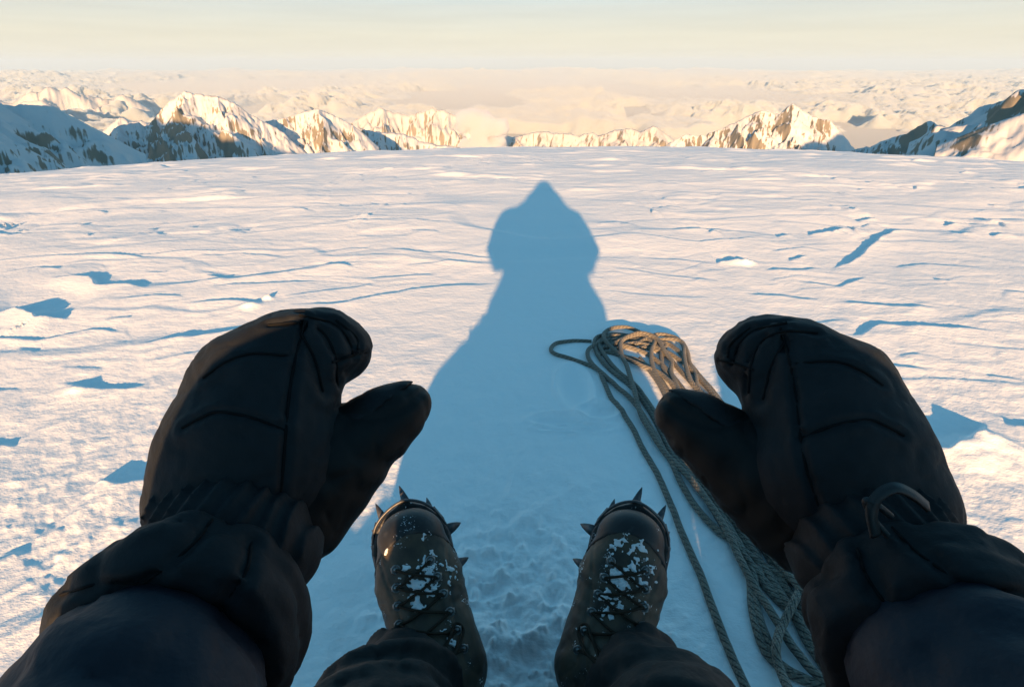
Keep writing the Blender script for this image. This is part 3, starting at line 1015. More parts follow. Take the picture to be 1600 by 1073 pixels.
link('beanie', sdf_mesh('beanie', beanie_f, HEAD - .15, HEAD + (.15, .15, .24), .005), M_WOOL, person)


# ---- trousers
def trousers_f(p):
    d = None
    for s in (0, 1):
        hem = ANKLE[s] + (KNEE[s] - ANKLE[s]) * .02
        c = chain(p, [(HIP[s], .135), (KNEE[s], .092), (KNEE[s] * .35 + hem * .65, .084), (hem, .063)], .03)
        ax = (KNEE[s] - ANKLE[s]); ln = np.linalg.norm(ax); ax = ax / ln
        t = (p - hem) @ ax
        # bunched folds above the hem, slanting round the leg
        rad = p - hem - t[:, None] * ax
        sl = rad @ np.array([1.0, 0, 0]) * (1 if s == 0 else -1)
        ph = t * 70 + sl * 42 + 1.6 * n3(p * 11, 4 + s)
        c = c + (.006 * np.sin(ph) * np.abs(np.sin(ph * .37 + s)) + .003 * np.sin(ph * 1.9 + 1)) * sstep(.36, .03, t)
        c = np.maximum(c, .022 - t + .012 * n3(p * 16, 8) + .10 * sl)
        d = c if d is None else smin(d, c, .05)
    return d + fold(p, 13, .005, 15) + crease(p, 28, .0032, 17) + crease(p, 60, .0012, 18)


link('trousers', sdf_mesh('trousers', trousers_f, (-.48, -.36, -.06), (.52, .68, .50), .0052), M_TROUSER, person)

def bar(path, w, t, up):
    """flat strip along a path, w wide and t thick, its face turned to up"""
    path = np.asarray(path, float); up = np.asarray(up, float)
    tan = np.gradient(path, axis=0); tan /= np.linalg.norm(tan, axis=1)[:, None]
    sd = np.cross(tan, up); sd /= np.linalg.norm(sd, axis=1)[:, None]
    nn = np.cross(sd, tan)
    V = np.stack([path + sd * w / 2 - nn * t / 2, path + sd * w / 2 + nn * t / 2, path - sd * w / 2 + nn * t / 2, path - sd * w / 2 - nn * t / 2], 1).reshape(-1, 3)
    n = len(path)
    i = np.arange(n * 4).reshape(n, 4); j = np.roll(i, -1, 1)
    Q = np.stack([i[:-1], j[:-1], j[1:], i[1:]], -1).reshape(-1, 4)
    Q = np.concatenate([Q, [[3, 2, 1, 0]], [[4 * n - 4, 4 * n - 3, 4 * n - 2, 4 * n - 1]]])
    return V, Q


# ---- mittens
def mitten(side):
    m_ = lambda px, py: mir(side, px, py)
    def C(px, py, d, r):
        x, y = m_(px, py)
        return (P(x, y, d), r * d / FPX)
    back_n = -_f
    shell_ch = [C(350, 800, .432, 122), C(392, 715, .447, 127), C(417, 622, .465, 108)]
    knuck = [C(420, 606, .466, 104), C(468, 556, .476, 66), C(515, 539, .488, 48), C(543, 546, .497, 37)]
    tips = [C(500, 545, .495, 48), C(540, 562, .50, 30)]
    seams = []

    def shell0(p):
        q = squash(p, shell_ch[1][0], back_n, .86)
        d = chain(q, shell_ch, .03)
        d = smin(d, chain(q, knuck, .02), .022)
        d = smin(d, chain(q, tips, .01), .012)
        return d

    def shell_f(p):
        d = shell0(p)
        for pts, w, dep in seams:
            q = poly_dist(p, pts)
            d = d + 1.0 * dep * np.exp(-(q / w) ** 2) - dep * .45 * np.exp(-((q - 2.4 * w) / (1.6 * w)) ** 2)
        d = d + fold(p, 17, .0016, 31 + side) + crease(p, 62, .0011, 37 + side, .1) + .0005 * n3(p * 140, 34)
        # gathers pulled in by the wrist elastic
        c, ax = shell_ch[0][0], WRIST[side] - shell_ch[1][0]
        ax = ax / np.linalg.norm(ax)
        t = (p - c) @ ax
        rad = p - c - t[:, None] * ax
        u = np.cross(ax, [0, 0, 1.0]); u /= np.linalg.norm(u); v = np.cross(ax, u)
        th = np.arctan2(rad @ u, rad @ v)
        d = d + sstep(.0, .045, t) * (.0050 * (np.abs(np.sin(th * 15 + 2 * n3(p * 30, 3))) - .5) + .003)
        # curled finger creases
        return d

    def line(pts):
        out = []
        for a in smooth_path([(*m_(*q), 0) for q in pts], 5):
            s_ = surf(shell0, a[0], a[1], .33, .62)
            if s_ is not None:
                out.append(s_)
        return out
    for pts, w, dep in (([(478, 500), (462, 560), (452, 620), (446, 690), (440, 760), (432, 830)], .0022, .0042),
                        ([(285, 668), (315, 652), (343, 643), (395, 652), (447, 672)], .0022, .004),
                        ([(318, 590), (352, 566), (395, 552), (455, 556)], .0020, .0022),
                        ([(420, 508), (470, 505), (505, 520), (524, 556), (528, 600)], .0024, .0034),
                        ([(468, 492), (520, 505), (545, 530), (552, 556)], .0026, .0036),
                        ([(525, 500), (556, 525), (560, 545)], .0022, .003),
                        ([(520, 566), (548, 556), (572, 551)], .0016, .003),
                        ([(470, 520), (492, 560), (505, 610)], .004, .003)):
        l = line(pts)
        if len(l) > 1:
            seams.append((l, w, dep))
    allp = np.array([c for c, r in shell_ch + knuck + tips])
    mit = link('mitten', sdf_mesh('mitten', shell_f, allp.min(0) - .085, allp.max(0) + .085, .0026), M_SHELL, person)
    for pts, w, dep in seams:
        l = []
        for q in pts:
            v = q - EYE
            dz = v @ _f
            s_ = surf(shell_f, 800 + FPX * (v @ _r) / dz, 536.5 - FPX * (v @ _u) / dz, dz - .03, dz + .03, 120)
            if s_ is not None:
                l.append(s_)
        if len(l) > 3:
            link('seam', tube('seam', smooth_path([q - .0007 * _f for q in l[::2]] + [l[-1]], 4), .0011, 6), M_SEAM, mit)
    mit['label'] = ('black mitten on the left hand, thumb pointing right' if side == 0 else 'black mitten on the right hand, thumb pointing left over the rope')

    thumb = [C(478, 760, .462, 84), C(545, 703, .468, 60), C(604, 657, .476, 43), C(640, 632, .482, 33)]
    palm = [C(455, 820, .452, 72), C(480, 740, .466, 84), C(492, 680, .480, 46)]
    ax_t = thumb[3][0] - thumb[0][0]; ax_t /= np.linalg.norm(ax_t)

    def palm0(p):
        d = chain(p, thumb, .02)
        return smin(d, chain(p, palm, .02), .02)
    tseam = []

    def palm_f(p):
        d = palm0(p)
        for pts, w, dep in tseam:
            d = d + dep * np.exp(-(poly_dist(p, pts) / w) ** 2)
        t = (p - thumb[0][0]) @ ax_t
        return d + crease(p, 50, .0012, 51 + side, .1) + .0005 * np.sin(t * 260 + 3 * n3(p * 20, 6))
    tl_ = [(530, 640), (575, 655), (625, 640), (660, 612), (668, 604)]
    l = []
    for a in smooth_path([(*m_(*q), 0) for q in tl_], 5):
        s_ = surf(palm0, a[0], a[1], .33, .62)
        if s_ is not None:
            l.append(s_)
    if len(l) > 1:
        tseam.append((l, .0022, .0035))
    allp = np.array([c for c, r in thumb + palm])
    link('palm', sdf_mesh('palm', palm_f, allp.min(0) - .06, allp.max(0) + .06, .0026), M_PALM, mit)

    # upper face of the thumb is nylon: a thin skin along its back
    up = np.cross(ax_t, _f); up = up if up[2] > 0 else -up

    def thumb_top(p):
        d = chain(p, [(c, r + .0016) for c, r in thumb[1:]], .02)
        mid = thumb[1][0]
        h = (p - mid) @ up - .018 * ((p - mid) @ ax_t) / .1 * 0
        return np.maximum(np.maximum(d, .010 - h), .012 - (p - mid) @ ax_t) + .0008 * n3(p * 60, 9)
    link('thumb_panel', sdf_mesh('thumb_panel', thumb_top, allp.min(0) - .06, allp.max(0) + .06, .0026), M_SHELL, mit)

    # long cuff
    g = [C(352, 896, .424, 96), C(336, 922, .415, 122), C(285, 985, .36, 166), C(205, 1130, .30, 215)]
    gax = g[3][0] - g[1][0]; gax /= np.linalg.norm(gax)
    hem_at = (P(*m_(190, 1055), .33) - g[1][0]) @ gax

    def gaunt_f(p):
        d = chain(p, g, .03)
        t = (p - g[1][0]) @ gax
        d = d + .004 * np.sin(t * 95 + 1.5 * n3(p * 9, 4)) * sstep(-.03, .02, t)
        d = d - .0035 * np.exp(-((t - hem_at + .012) / .008) ** 2) + .003 * np.exp(-((t - hem_at + .028) / .004) ** 2)
        d = d + fold(p, 15, .006, 61 + side, (gax, .5)) + fold(p, 38, .003, 65 + side, (gax, .6)) + crease(p, 26, .004, 68 + side, .12, (gax, .6)) + crease(p, 70, .0012, 67 + side)
        d = np.maximum(d, t - hem_at)
        return d
    allp = np.array([c for c, r in g])
    gl = []
    for pts in ([(392, 846), (384, 890), (352, 940), (318, 985)], [(92, 930), (160, 912), (240, 918), (330, 952), (400, 1005)], [(330, 812), (300, 850), (240, 900), (170, 940)]):
        l = []
        for a in smooth_path([(*m_(*q), 0) for q in pts], 6):
            s_ = surf(gaunt_f, a[0], a[1], .20, .50, 200)
            if s_ is not None:
                l.append(s_)
        if len(l) > 4:
            gl.append(l)

    def gaunt_seamed(p):
        d = gaunt_f(p)
        for l in gl:
            q = poly_dist(p, l[::3] + l[-1:])
            d = d + .004 * np.exp(-(q / .003) ** 2) - .0016 * np.exp(-((q - .009) / .005) ** 2)
        return d
    for l in gl:
        link('seam', tube('seam', smooth_path([q + .0012 * _f for q in l], 2), .0009, 6), M_SEAM, mit)
    link('gauntlet', sdf_mesh('gauntlet', gaunt_seamed, allp.min(0) - .1, allp.max(0) + .1, .0034), M_SHELL, mit)

    # gathered wrist band with ruffles
    w0, w1 = C(430, 800, .430, 100), C(385, 852, .424, 112)
    w = [C(345, 820, .428, 112), C(352, 850, .424, 110)]
    wax = w[1][0] - w[0][0]; wax /= np.linalg.norm(wax)

    wc = [C(290, 808, .412, 60), C(350, 826, .400, 78), C(412, 856, .404, 74), C(446, 872, .410, 50)]

    def wrist_f(p):
        d = chain(p, wc, .03)
        a = wc[-1][0] - wc[0][0]; a = a / np.linalg.norm(a)
        t = (p - wc[0][0]) @ a
        return d + .0048 * np.abs(np.sin(t * 250 + 2.4 * n3(p * 22, 14))) + .0015 * n3(p * 60, 2)
    allp = np.array([c for c, r in wc])
    link('wrist_gather', sdf_mesh('wrist_gather', wrist_f, allp.min(0) - .055, allp.max(0) + .055, .0026), M_SHELL, mit)
    if side == 1:                          # webbing loop with a plastic ring on the right wrist
        pts = [(1368, 838, .352), (1362, 800, .350), (1372, 775, .349), (1398, 762, .348), (1425, 772, .349), (1450, 792, .352)]
        pth = smooth_path([P(*q) for q in pts], 8)
        link('wrist_loop', mesh_np('wrist_loop', *bar(pth, .0065, .0022, _u - _f)), M_WEB, mit)
        pth = smooth_path([P(1392, 806, .354), P(1372, 790, .350), P(1352, 782, .352), P(1366, 812, .354), P(1386, 836, .356)], 8)
        link('wrist_strap', tube('wrist_strap', pth, .0020, 8), M_WEB, mit)
    return mit


MITTS = [mitten(0), mitten(1)]
# ------------------------------------------------------------------ boots and crampons
M_UPPER = mat('brown_leather', (0.066, 0.048, 0.031), 0.55, 0.35, var=((0.026, 0.021, 0.016), 26, .42, .62), bump=[(120, .3, .0015), (24, .25, .004)])
def frost(m, amount):
    """rime grains caught in patches on a material"""
    nt = m.node_tree
    b = nt.nodes['Principled BSDF']
    src = b.inputs['Base Color'].links[0].from_socket
    tc = nt.nodes.new('ShaderNodeTexCoord')
    big = nt.nodes.new('ShaderNodeTexNoise'); big.inputs['Scale'].default_value = 34; big.inputs['Detail'].default_value = 2
    fine = nt.nodes.new('ShaderNodeTexNoise'); fine.inputs['Scale'].default_value = 420; fine.inputs['Detail'].default_value = 2
    nt.links.new(tc.outputs['Object'], big.inputs['Vector']); nt.links.new(tc.outputs['Object'], fine.inputs['Vector'])
    su = nt.nodes.new('ShaderNodeMath'); su.operation = 'MULTIPLY_ADD'; su.inputs[1].default_value = 1.5
    nt.links.new(big.outputs['Fac'], su.inputs[0]); nt.links.new(fine.outputs['Fac'], su.inputs[2])
    mr = nt.nodes.new('ShaderNodeMapRange')
    mr.inputs['From Min'].default_value = 1.62 - amount; mr.inputs['From Max'].default_value = 1.70 - amount
    nt.links.new(su.outputs[0], mr.inputs['Value'])
    mx = nt.nodes.new('ShaderNodeMix'); mx.data_type = 'RGBA'
    mx.inputs[7].default_value = (0.7, 0.72, 0.75, 1)
    nt.links.new(mr.outputs[0], mx.inputs[0]); nt.links.new(src, mx.inputs[6])
    nt.links.new(mx.outputs[2], b.inputs['Base Color'])


M_RUBBER = mat('black_rubber', (0.012, 0.012, 0.013), 0.5, 0.4, var=((0.035, 0.035, 0.037), 45, .55, .75), bump=[(200, .2, .001)])
frost(M_UPPER, .045)
frost(M_RUBBER, .03)
M_LACE = mat('dark_brown_lace', (0.030, 0.020, 0.013), 0.8, 0.2, bump=[(700, .5, .001)])
M_HOOK = mat('dull_steel', (0.22, 0.22, 0.22), 0.4, 0.5, 0.9)
M_STEEL = mat('dark_crampon_steel', (0.07, 0.072, 0.078), 0.45, 0.5, 0.6, var=((0.16, 0.16, 0.16), 60, .5, .7))
M_REDSTRAP = mat('faded_red_strap', (0.16, 0.045, 0.025), 0.7, 0.2, bump=[(400, .3, .001)])
M_RIME = mat('rime', (0.66, 0.68, 0.71), 0.8, 0.1, bump=[(300, .6, .002)])


def spike(base, tip, wid, side, thick=.0032):
    """flat tapering point with a chisel edge"""
    base, tip, side = (np.asarray(q, float) for q in (base, tip, side))
    ax = tip - base
    side = side - ax * (side @ ax) / (ax @ ax); side /= np.linalg.norm(side)
    nrm = np.cross(ax, side); nrm /= np.linalg.norm(nrm)
    V = []
    for t, w in ((0, 1.0), (.45, .72), (.8, .36), (1.0, .05)):
        c = base + ax * t
        for a, b in ((-1, -1), (1, -1), (1, 1), (-1, 1)):
            V.append(c + side * a * wid * w / 2 + nrm * b * thick / 2 * (1 if t < .9 else .4))
    Q = []
    for k in range(3):
        for j in range(4):
            a, b = k * 4 + j, k * 4 + (j + 1) % 4
            Q.append((a, b, b + 4, a + 4))
    Q += [(3, 2, 1, 0), (12, 13, 14, 15)]
    return V, Q


def boot(side):
    left = side == 0
    toe, heel = (P(633, 792, .895), P(703, 1112, .89)) if left else (P(994, 794, .895), P(925, 1114, .89))
    U = toe - heel; LEN = np.linalg.norm(U); U /= LEN
    W = EYE - (toe + heel) / 2; W -= U * (W @ U); W /= np.linalg.norm(W)
    VV = np.cross(W, U)                   # towards the picture's left on both feet
    VV = VV if VV[0] < 0 else -VV
    out = 1.0 if left else -1.0           # +v is outward on the left boot
    fr = np.stack([U, VV * out, W], 1)
    ORG = heel - W * 0.035
    wld = lambda q: ORG + np.asarray(q, float) @ fr.T
    loc = lambda p: (p - ORG) @ fr
    sc = LEN / .31

    shaft = loc(ANKLE[side] + (KNEE[side] - ANKLE[side]) * .22)
    shaft[1] /= 1.14

    UU = np.array([0, .03, .07, .11, .15, .19, .225, .255, .28, .298, .31]) * sc
    HO = np.array([.020, .036, .040, .041, .046, .053, .057, .055, .046, .030, .004])   # outer half width
    HI = np.array([.020, .034, .036, .037, .042, .049, .053, .051, .041, .026, .004])

    def plan(q, grow=0.0):
        u, v = q[:, 0], q[:, 1]
        h = np.where(v > 0, np.interp(u, UU, HO), np.interp(u, UU, HI)) + grow
        d = (np.abs(v) - h) * .85
        return np.maximum(d, np.maximum(-u - grow, u - LEN - grow))

    def up0(p):
        q = loc(p)
        s = q * np.array([1, 1 / 1.14, 1])
        d = chain(s, [(np.array([.045 * sc, 0, .045]), .040), (np.array([.12 * sc, .001, .050]), .040), (np.array([.205 * sc, .002, .044]), .0475), (np.array([.262 * sc, .001, .034]), .040)], .02)
        d = smin(d, chain(s, [(np.array([.205 * sc, .002, .052]), .036), (np.array([.14 * sc, 0, .085]), .041), (np.array([.10 * sc, .002, .100]), .050)], .03), .03)
        d = smin(d, chain(s, [(np.array([.09 * sc, .004, .10]), .050), (shaft, .052)], .03), .03)
        # padded tongue and collar
        d = smin(d, chain(s, [(np.array([.195 * sc, 0, .083]), .016), (np.array([.135 * sc, 0, .118]), .020), (np.array([.125 * sc, .006, .15]), .022)], .02), .012)
        return d

    seams_uv = [[(.255, .052), (.225, .046), (.20, .040), (.15, .034), (.11, .036), (.085, .05)], [(.255, -.05), (.225, -.042), (.20, -.036), (.15, -.032), (.11, -.034), (.085, -.05)]]

    def upf(p):
        q = loc(p)
        d = up0(p)
        d = np.maximum(d, .010 - q[:, 2])
        # facings: a raised layer either side of the tongue
        f = np.abs(q[:, 1]) - (.021 + .10 * np.maximum(0, .19 * sc - q[:, 0]) * .25)
        edge = np.minimum(f, .222 * sc - q[:, 0] + np.maximum(0, f) * .3)
        d = d - .0022 * sstep(-.0016, .0016, np.where(q[:, 0] > .215 * sc, np.hypot(q[:, 1], (q[:, 0] - .215 * sc)) - .022, f))
        for l in seams_uv:
            pl = np.array([(a * sc, b) for a, b in l])
            dd = None
            for a, b in zip(pl[:-1], pl[1:]):
                ab = b - a; t = np.clip(((q[:, :2] - a) @ ab) / (ab @ ab), 0, 1)
                e = np.linalg.norm(q[:, :2] - a - t[:, None] * ab, axis=1)
                dd = e if dd is None else np.minimum(dd, e)
            d = d + .0014 * np.exp(-(dd / .0018) ** 2)
        # creases where the foot bends
        cz = .0005 * np.sin(q[:, 0] * 330 + 2 * n3(p * 40, 3)) * sstep(.235 * sc, .21 * sc, q[:, 0]) * sstep(.15 * sc, .175 * sc, q[:, 0])
        return d + cz + .0011 * n3(p * 45, 5) + .0006 * n3(p * 130, 6)
    lo = np.minimum(toe, heel) - .16; hi = np.maximum(toe, heel) + .16
    bo = link('boot', sdf_mesh('boot', upf, lo, hi, .0027), M_UPPER, person)
    bo['label'] = 'brown leather boot on the left foot, lightly dusted with snow' if left else 'brown leather boot on the right foot, with a big snow patch on its toe'

    def randf(p):
        q = loc(p)
        top = .030 + .052 * sstep(.20 * sc, .305 * sc, q[:, 0]) + .010 * sstep(.06 * sc, .0, q[:, 0]) + .002 * n3(p * 30, 4)
        d = np.minimum(up0(p) - .0034, 1)
        d = np.maximum(d, q[:, 2] - top)
        # open at the vamp: rubber only round the front rim
        return np.maximum(np.maximum(d, .004 - q[:, 2]), -(up0(p) + .004))
    link('rand', sdf_mesh('rand', randf, lo, hi, .0027), M_RUBBER, bo)

    def solef(p):
        q = loc(p)
        d = np.maximum(plan(q, .0045), np.abs(q[:, 2] + .004) - .014)
        lug = np.sin(q[:, 0] * 210) * .0016 * sstep(.002, -.004, q[:, 2])
        return d + lug
    link('sole', sdf_mesh('sole', solef, lo, hi, .003), M_RUBBER, bo)

    def drop(u, v, lift=.0):
        w = np.linspace(.25, 0, 600)
        q = wld(np.stack([np.full(600, u * sc), np.full(600, v), w], 1))
        s_ = upf(q)
        i = int(np.argmax(s_ < 0))
        return wld((u * sc, v, w[i] + lift))

    # hooks and laces, row by row from toe to ankle
    rows = [(.240, .024), (.218, .028), (.196, .031), (.174, .034), (.152, .037), (.130, .040)]
    for u, v in rows:
        for s_ in (-1, 1):
            c = drop(u, .006 + s_ * v, .0015)
            th = np.linspace(0, 2 * math.pi, 14)
            ring = np.array([c + .0056 * (np.cos(a) * fr[:, 0] + np.sin(a) * fr[:, 1]) + .001 * fr[:, 2] for a in th])
            b = bar([c - fr[:, 1] * .006 * s_ - fr[:, 2] * .001, c + fr[:, 1] * .0 * s_ + fr[:, 2] * .002, c + fr[:, 1] * .007 * s_ - fr[:, 2] * .001], .007, .0015, fr[:, 2])
            t_me = tube('eyelet', ring, .0013, 6)
            vs = np.array([q.co for q in t_me.vertices]); qs = np.array([list(q.vertices) for q in t_me.polygons])
            v_, q_ = join_np([(vs, qs), b])
            link('eyelet', mesh_np('eyelet', v_, q_), M_HOOK, bo)

    def lace(pts):
        pth = smooth_path(pts, 6)
        return tube('lace', pth, .0019, 7)
    for k in range(len(rows) - 1):
        (u0, v0), (u1, v1) = rows[k], rows[k + 1]
        for s_ in (-1, 1):
            pts = [drop(u0 + (u1 - u0) * t, .006 + s_ * (v0 + (-v1 - v0) * t), .0028 + (.0026 if s_ > 0 else .0) * math.sin(t * math.pi)) for t in np.linspace(0, 1, 6)]
            link('lace', lace(pts), M_LACE, bo)
    # bow loops and a loose end
    a = drop(.134, 0, .004)
    link('lace', lace([a, drop(.150, .020, .007), drop(.165, .034, .006), drop(.155, .044, .006), drop(.140, .030, .008), a + fr[:, 2] * .003]), M_LACE, bo)
    link('lace', lace([a, drop(.148, -.016, .008), drop(.160, -.032, .006), drop(.148, -.040, .007), drop(.136, -.022, .008), a + fr[:, 2] * .003]), M_LACE, bo)
    if left:
        link('lace', lace([drop(.125, .034, .003), drop(.120, .048, .004), drop(.118, .054, .002) + fr[:, 1] * .008, wld((.10 * sc, .066, .05)), wld((.082 * sc, .064, .04)), wld((.07 * sc, .055, .045))]), M_LACE, bo)

    # snow caught on the boot
    if left:
        blobs = [(.232, .018, .015), (.236, .004, .009), (.238, -.022, .013), (.226, -.012, .010), (.212, .004, .013), (.205, -.006, .008), (.205, -.034, .012), (.214, -.045, .007), (.150, -.018, .006), (.262, .038, .005), (.268, -.022, .005), (.190, .012, .006)]
    else:
        blobs = [(.262, .018, .018), (.248, .008, .017), (.236, .012, .014), (.224, -.006, .014), (.212, .002, .013), (.203, -.012, .010), (.192, .004, .010), (.196, -.024, .007), (.252, -.022, .008), (.262, -.012, .009), (.240, .034, .011), (.222, .030, .009), (.178, -.008, .007), (.205, .024, .008)]
    cs = [(drop(u, v), r * (.74 if left else .88)) for u, v, r in blobs]

    def rimef(p):
        d = up0(p) - .0019
        m = None
        for c, r in cs:
            e = np.linalg.norm(p - c, axis=1) - r * 1.0
            m = e if m is None else np.minimum(m, e)
        d = d + .0022 * n3(p * 150, 21) + .0028 * n3(p * 330, 22)
        return np.maximum(d, m + .009 * n3(p * 120, 23) + .011 * n3(p * 270, 24))
    al = np.array([c for c, r in cs])
    link('snow_dusting', sdf_mesh('snow_dusting', rimef, al.min(0) - .03, al.max(0) + .03, .0014), M_RIME, bo)

    # ---------------- crampon strapped beneath
    cp = empty('crampon', tuple(wld((.15 * sc, 0, -.02))))
    tag(cp, 'steel crampon strapped under the left boot, points showing past its toe' if left else 'steel crampon strapped under the right boot, beside the rope', 'crampon', 'crampons on the boots')
    w0 = -.0205
    rail_o = [(u * sc, np.interp(u * sc, UU, HO) + .001, w0) for u in (.165, .19, .215, .24, .265, .285)]
    rail_i = [(u * sc, -np.interp(u * sc, UU, HI) - .001, w0) for u in (.165, .19, .215, .24, .265, .285)]
    heel_o = [(u * sc, np.interp(u * sc, UU, HO) - .002, w0) for u in (.0, .02, .045, .075, .095)]
    heel_i = [(u * sc, -np.interp(u * sc, UU, HI) + .002, w0) for u in (.0, .02, .045, .075, .095)]
    nW = fr[:, 2]
    L_ = lambda pts: [wld(q) for q in pts]
    v_, q_ = join_np([bar(L_(rail_o), .014, .003, nW), bar(L_(rail_i), .014, .003, nW),
                      bar(L_([(.285 * sc, .036, w0 - .001), (.292 * sc, 0, w0 - .001), (.285 * sc, -.034, w0 - .001)]), .014, .003, nW),
                      bar(L_([(.175 * sc, .045, w0 - .0035), (.172 * sc, 0, w0 - .0035), (.175 * sc, -.042, w0 - .0035)]), .012, .003, nW)])
    link('front_frame', mesh_np('front_frame', v_, q_, False), M_STEEL, cp)
    v_, q_ = join_np([bar(L_(heel_o), .014, .003, nW), bar(L_(heel_i), .014, .003, nW), bar(L_([(.09 * sc, .036, w0 - .0035), (.09 * sc, -.034, w0 - .0035)]), .012, .003, nW)])
    link('heel_frame', mesh_np('heel_frame', v_, q_, False), M_STEEL, cp)
    v_, q_ = bar(L_([(.08 * sc, 0, w0 - .007), (.12 * sc, 0, w0 - .007), (.18 * sc, 0, w0 - .007)]), .02, .003, nW)
    link('linking_bar', mesh_np('linking_bar', v_, q_, False), M_STEEL, cp)
    # points: two long front points, two secondary, side points down both edges
    def pt(b, t, wd, sd):
        v_, q_ = spike(wld(b), wld(t), wd, fr @ np.array(sd))
        link('point', mesh_np('point', v_, q_, False), M_STEEL, cp)
    pt((.282 * sc, .034, w0), (.314 * sc, .043, w0 - .012), .015, (0, 1, .15))
    pt((.285 * sc, -.006, w0), (.332 * sc, .002, w0 - .010), .019, (0, 1, .15))
    pt((.266 * sc, -.038, w0), (.300 * sc, -.036, w0 - .022), .016, (0, 1, .3))
    pt((.262 * sc, .050, w0), (.270 * sc, .058, w0 - .035), .016, (1, 0, 0))
    for u, vi in ((.246, .056), (.188, .056)):
        pt((u * sc, -vi, w0), (u * sc + .002, -vi - .024, w0 - .014), .019, (1, 0, 0))
        pt((u * sc, vi + .003, w0), (u * sc - .002, vi + .008, w0 - .032), .017, (1, 0, 0))
    for u, vi in ((.085, .042), (.03, .040)):
        pt((u * sc, -vi, w0), (u * sc, -vi - .020, w0 - .022), .018, (1, 0, 0))
        pt((u * sc, vi, w0), (u * sc, vi + .010, w0 - .030), .017, (1, 0, 0))
    # wire bail over the toe welt and the heel lever with its strap
    ring = [wld((.262 * sc, .058, .004)), wld((.288 * sc, .048, .010)), wld((.307 * sc, .026, .013)), wld((.3155 * sc, 0, .014)), wld((.307 * sc, -.024, .013)), wld((.288 * sc, -.043, .010)), wld((.262 * sc, -.054, .004))]
    link('toe_bail', tube('toe_bail', smooth_path(ring, 6), .0022, 8), M_STEEL, cp)
    lev = bar(L_([(-.004 * sc, -.020, -.02), (-.012 * sc, -.018, .02), (-.010 * sc, -.012, .07)]), .016, .004, fr[:, 0])
    link('heel_lever', mesh_np('heel_lever', *lev, False), M_STEEL, cp)
    st = smooth_path(L_([(.012 * sc, -.044, -.008), (.045 * sc, -.051, .006), (.075 * sc, -.0535, .030), (.100 * sc, -.054, .055)]), 6)
    link('strap', mesh_np('strap', *bar(st, .012, .002, -fr[:, 1]), True), M_REDSTRAP, cp)
    bk = bar(L_([(.092 * sc, -.056, .034), (.100 * sc, -.059, .042), (.110 * sc, -.058, .050)]), .016, .006, -fr[:, 1])
    link('buckle', mesh_np('buckle', *bk, False), M_STEEL, cp)
    return bo


for s_ in (0, 1):
    boot(s_)

# ------------------------------------------------------------------ rope
M_ROPE = bpy.data.materials.new('grey_tan_braided_rope')
M_ROPE.use_nodes = True
nt = M_ROPE.node_tree
b = nt.nodes['Principled BSDF']
b.inputs['Roughness'].default_value = 0.85
b.inputs['Specular IOR Level'].default_value = 0.15
b.inputs['Sheen Weight'].default_value = 0.2
uv = nt.nodes.new('ShaderNodeUVMap'); uv.uv_map = 'UVMap'
sx = nt.nodes.new('ShaderNodeSeparateXYZ')
nt.links.new(uv.outputs[0], sx.inputs[0])


def mth(op, *ins):
    n = nt.nodes.new('ShaderNodeMath'); n.operation = op
    for k, i in enumerate(ins):
        if isinstance(i, (int, float)):
            n.inputs[k].default_value = i
        else:
            nt.links.new(i, n.inputs[k])
    return n.outputs[0]


U_ = mth('MULTIPLY', sx.outputs['X'], 2 * math.pi * 95)
V_ = mth('MULTIPLY', sx.outputs['Y'], 2 * math.pi * 6)
s1 = mth('SINE', mth('ADD', U_, V_))
s2 = mth('SINE', mth('SUBTRACT', U_, V_))
br = mth('MAXIMUM', s1, s2)
fl = mth('GREATER_THAN', mth('MULTIPLY', mth('SINE', mth('ADD', mth('MULTIPLY', sx.outputs['X'], 2 * math.pi * 31), mth('MULTIPLY', sx.outputs['Y'], 2 * math.pi * 3))), s1), 0.35)
tc = nt.nodes.new('ShaderNodeTexCoord')
nz = nt.nodes.new('ShaderNodeTexNoise'); nz.inputs['Scale'].default_value = 30; nz.inputs['Detail'].default_value = 4
nt.links.new(tc.outputs['Object'], nz.inputs['Vector'])
mx = nt.nodes.new('ShaderNodeMix'); mx.data_type = 'RGBA'
mx.inputs[6].default_value = (0.25, 0.22, 0.175, 1); mx.inputs[7].default_value = (0.13, 0.117, 0.098, 1)
nt.links.new(nz.outputs['Fac'], mx.inputs[0])
mx2 = nt.nodes.new('ShaderNodeMix'); mx2.data_type = 'RGBA'
nt.links.new(mth('MULTIPLY', fl, 0.8), mx2.inputs[0])
nt.links.new(mx.outputs[2], mx2.inputs[6]); mx2.inputs[7].default_value = (0.016, 0.016, 0.018, 1)
nt.links.new(mx2.outputs[2], b.inputs['Base Color'])
bp = nt.nodes.new('ShaderNodeBump'); bp.inputs['Strength'].default_value = 0.6; bp.inputs['Distance'].default_value = 0.0015
nt.links.new(br, bp.inputs['Height']); nt.links.new(bp.outputs[0], b.inputs['Normal'])

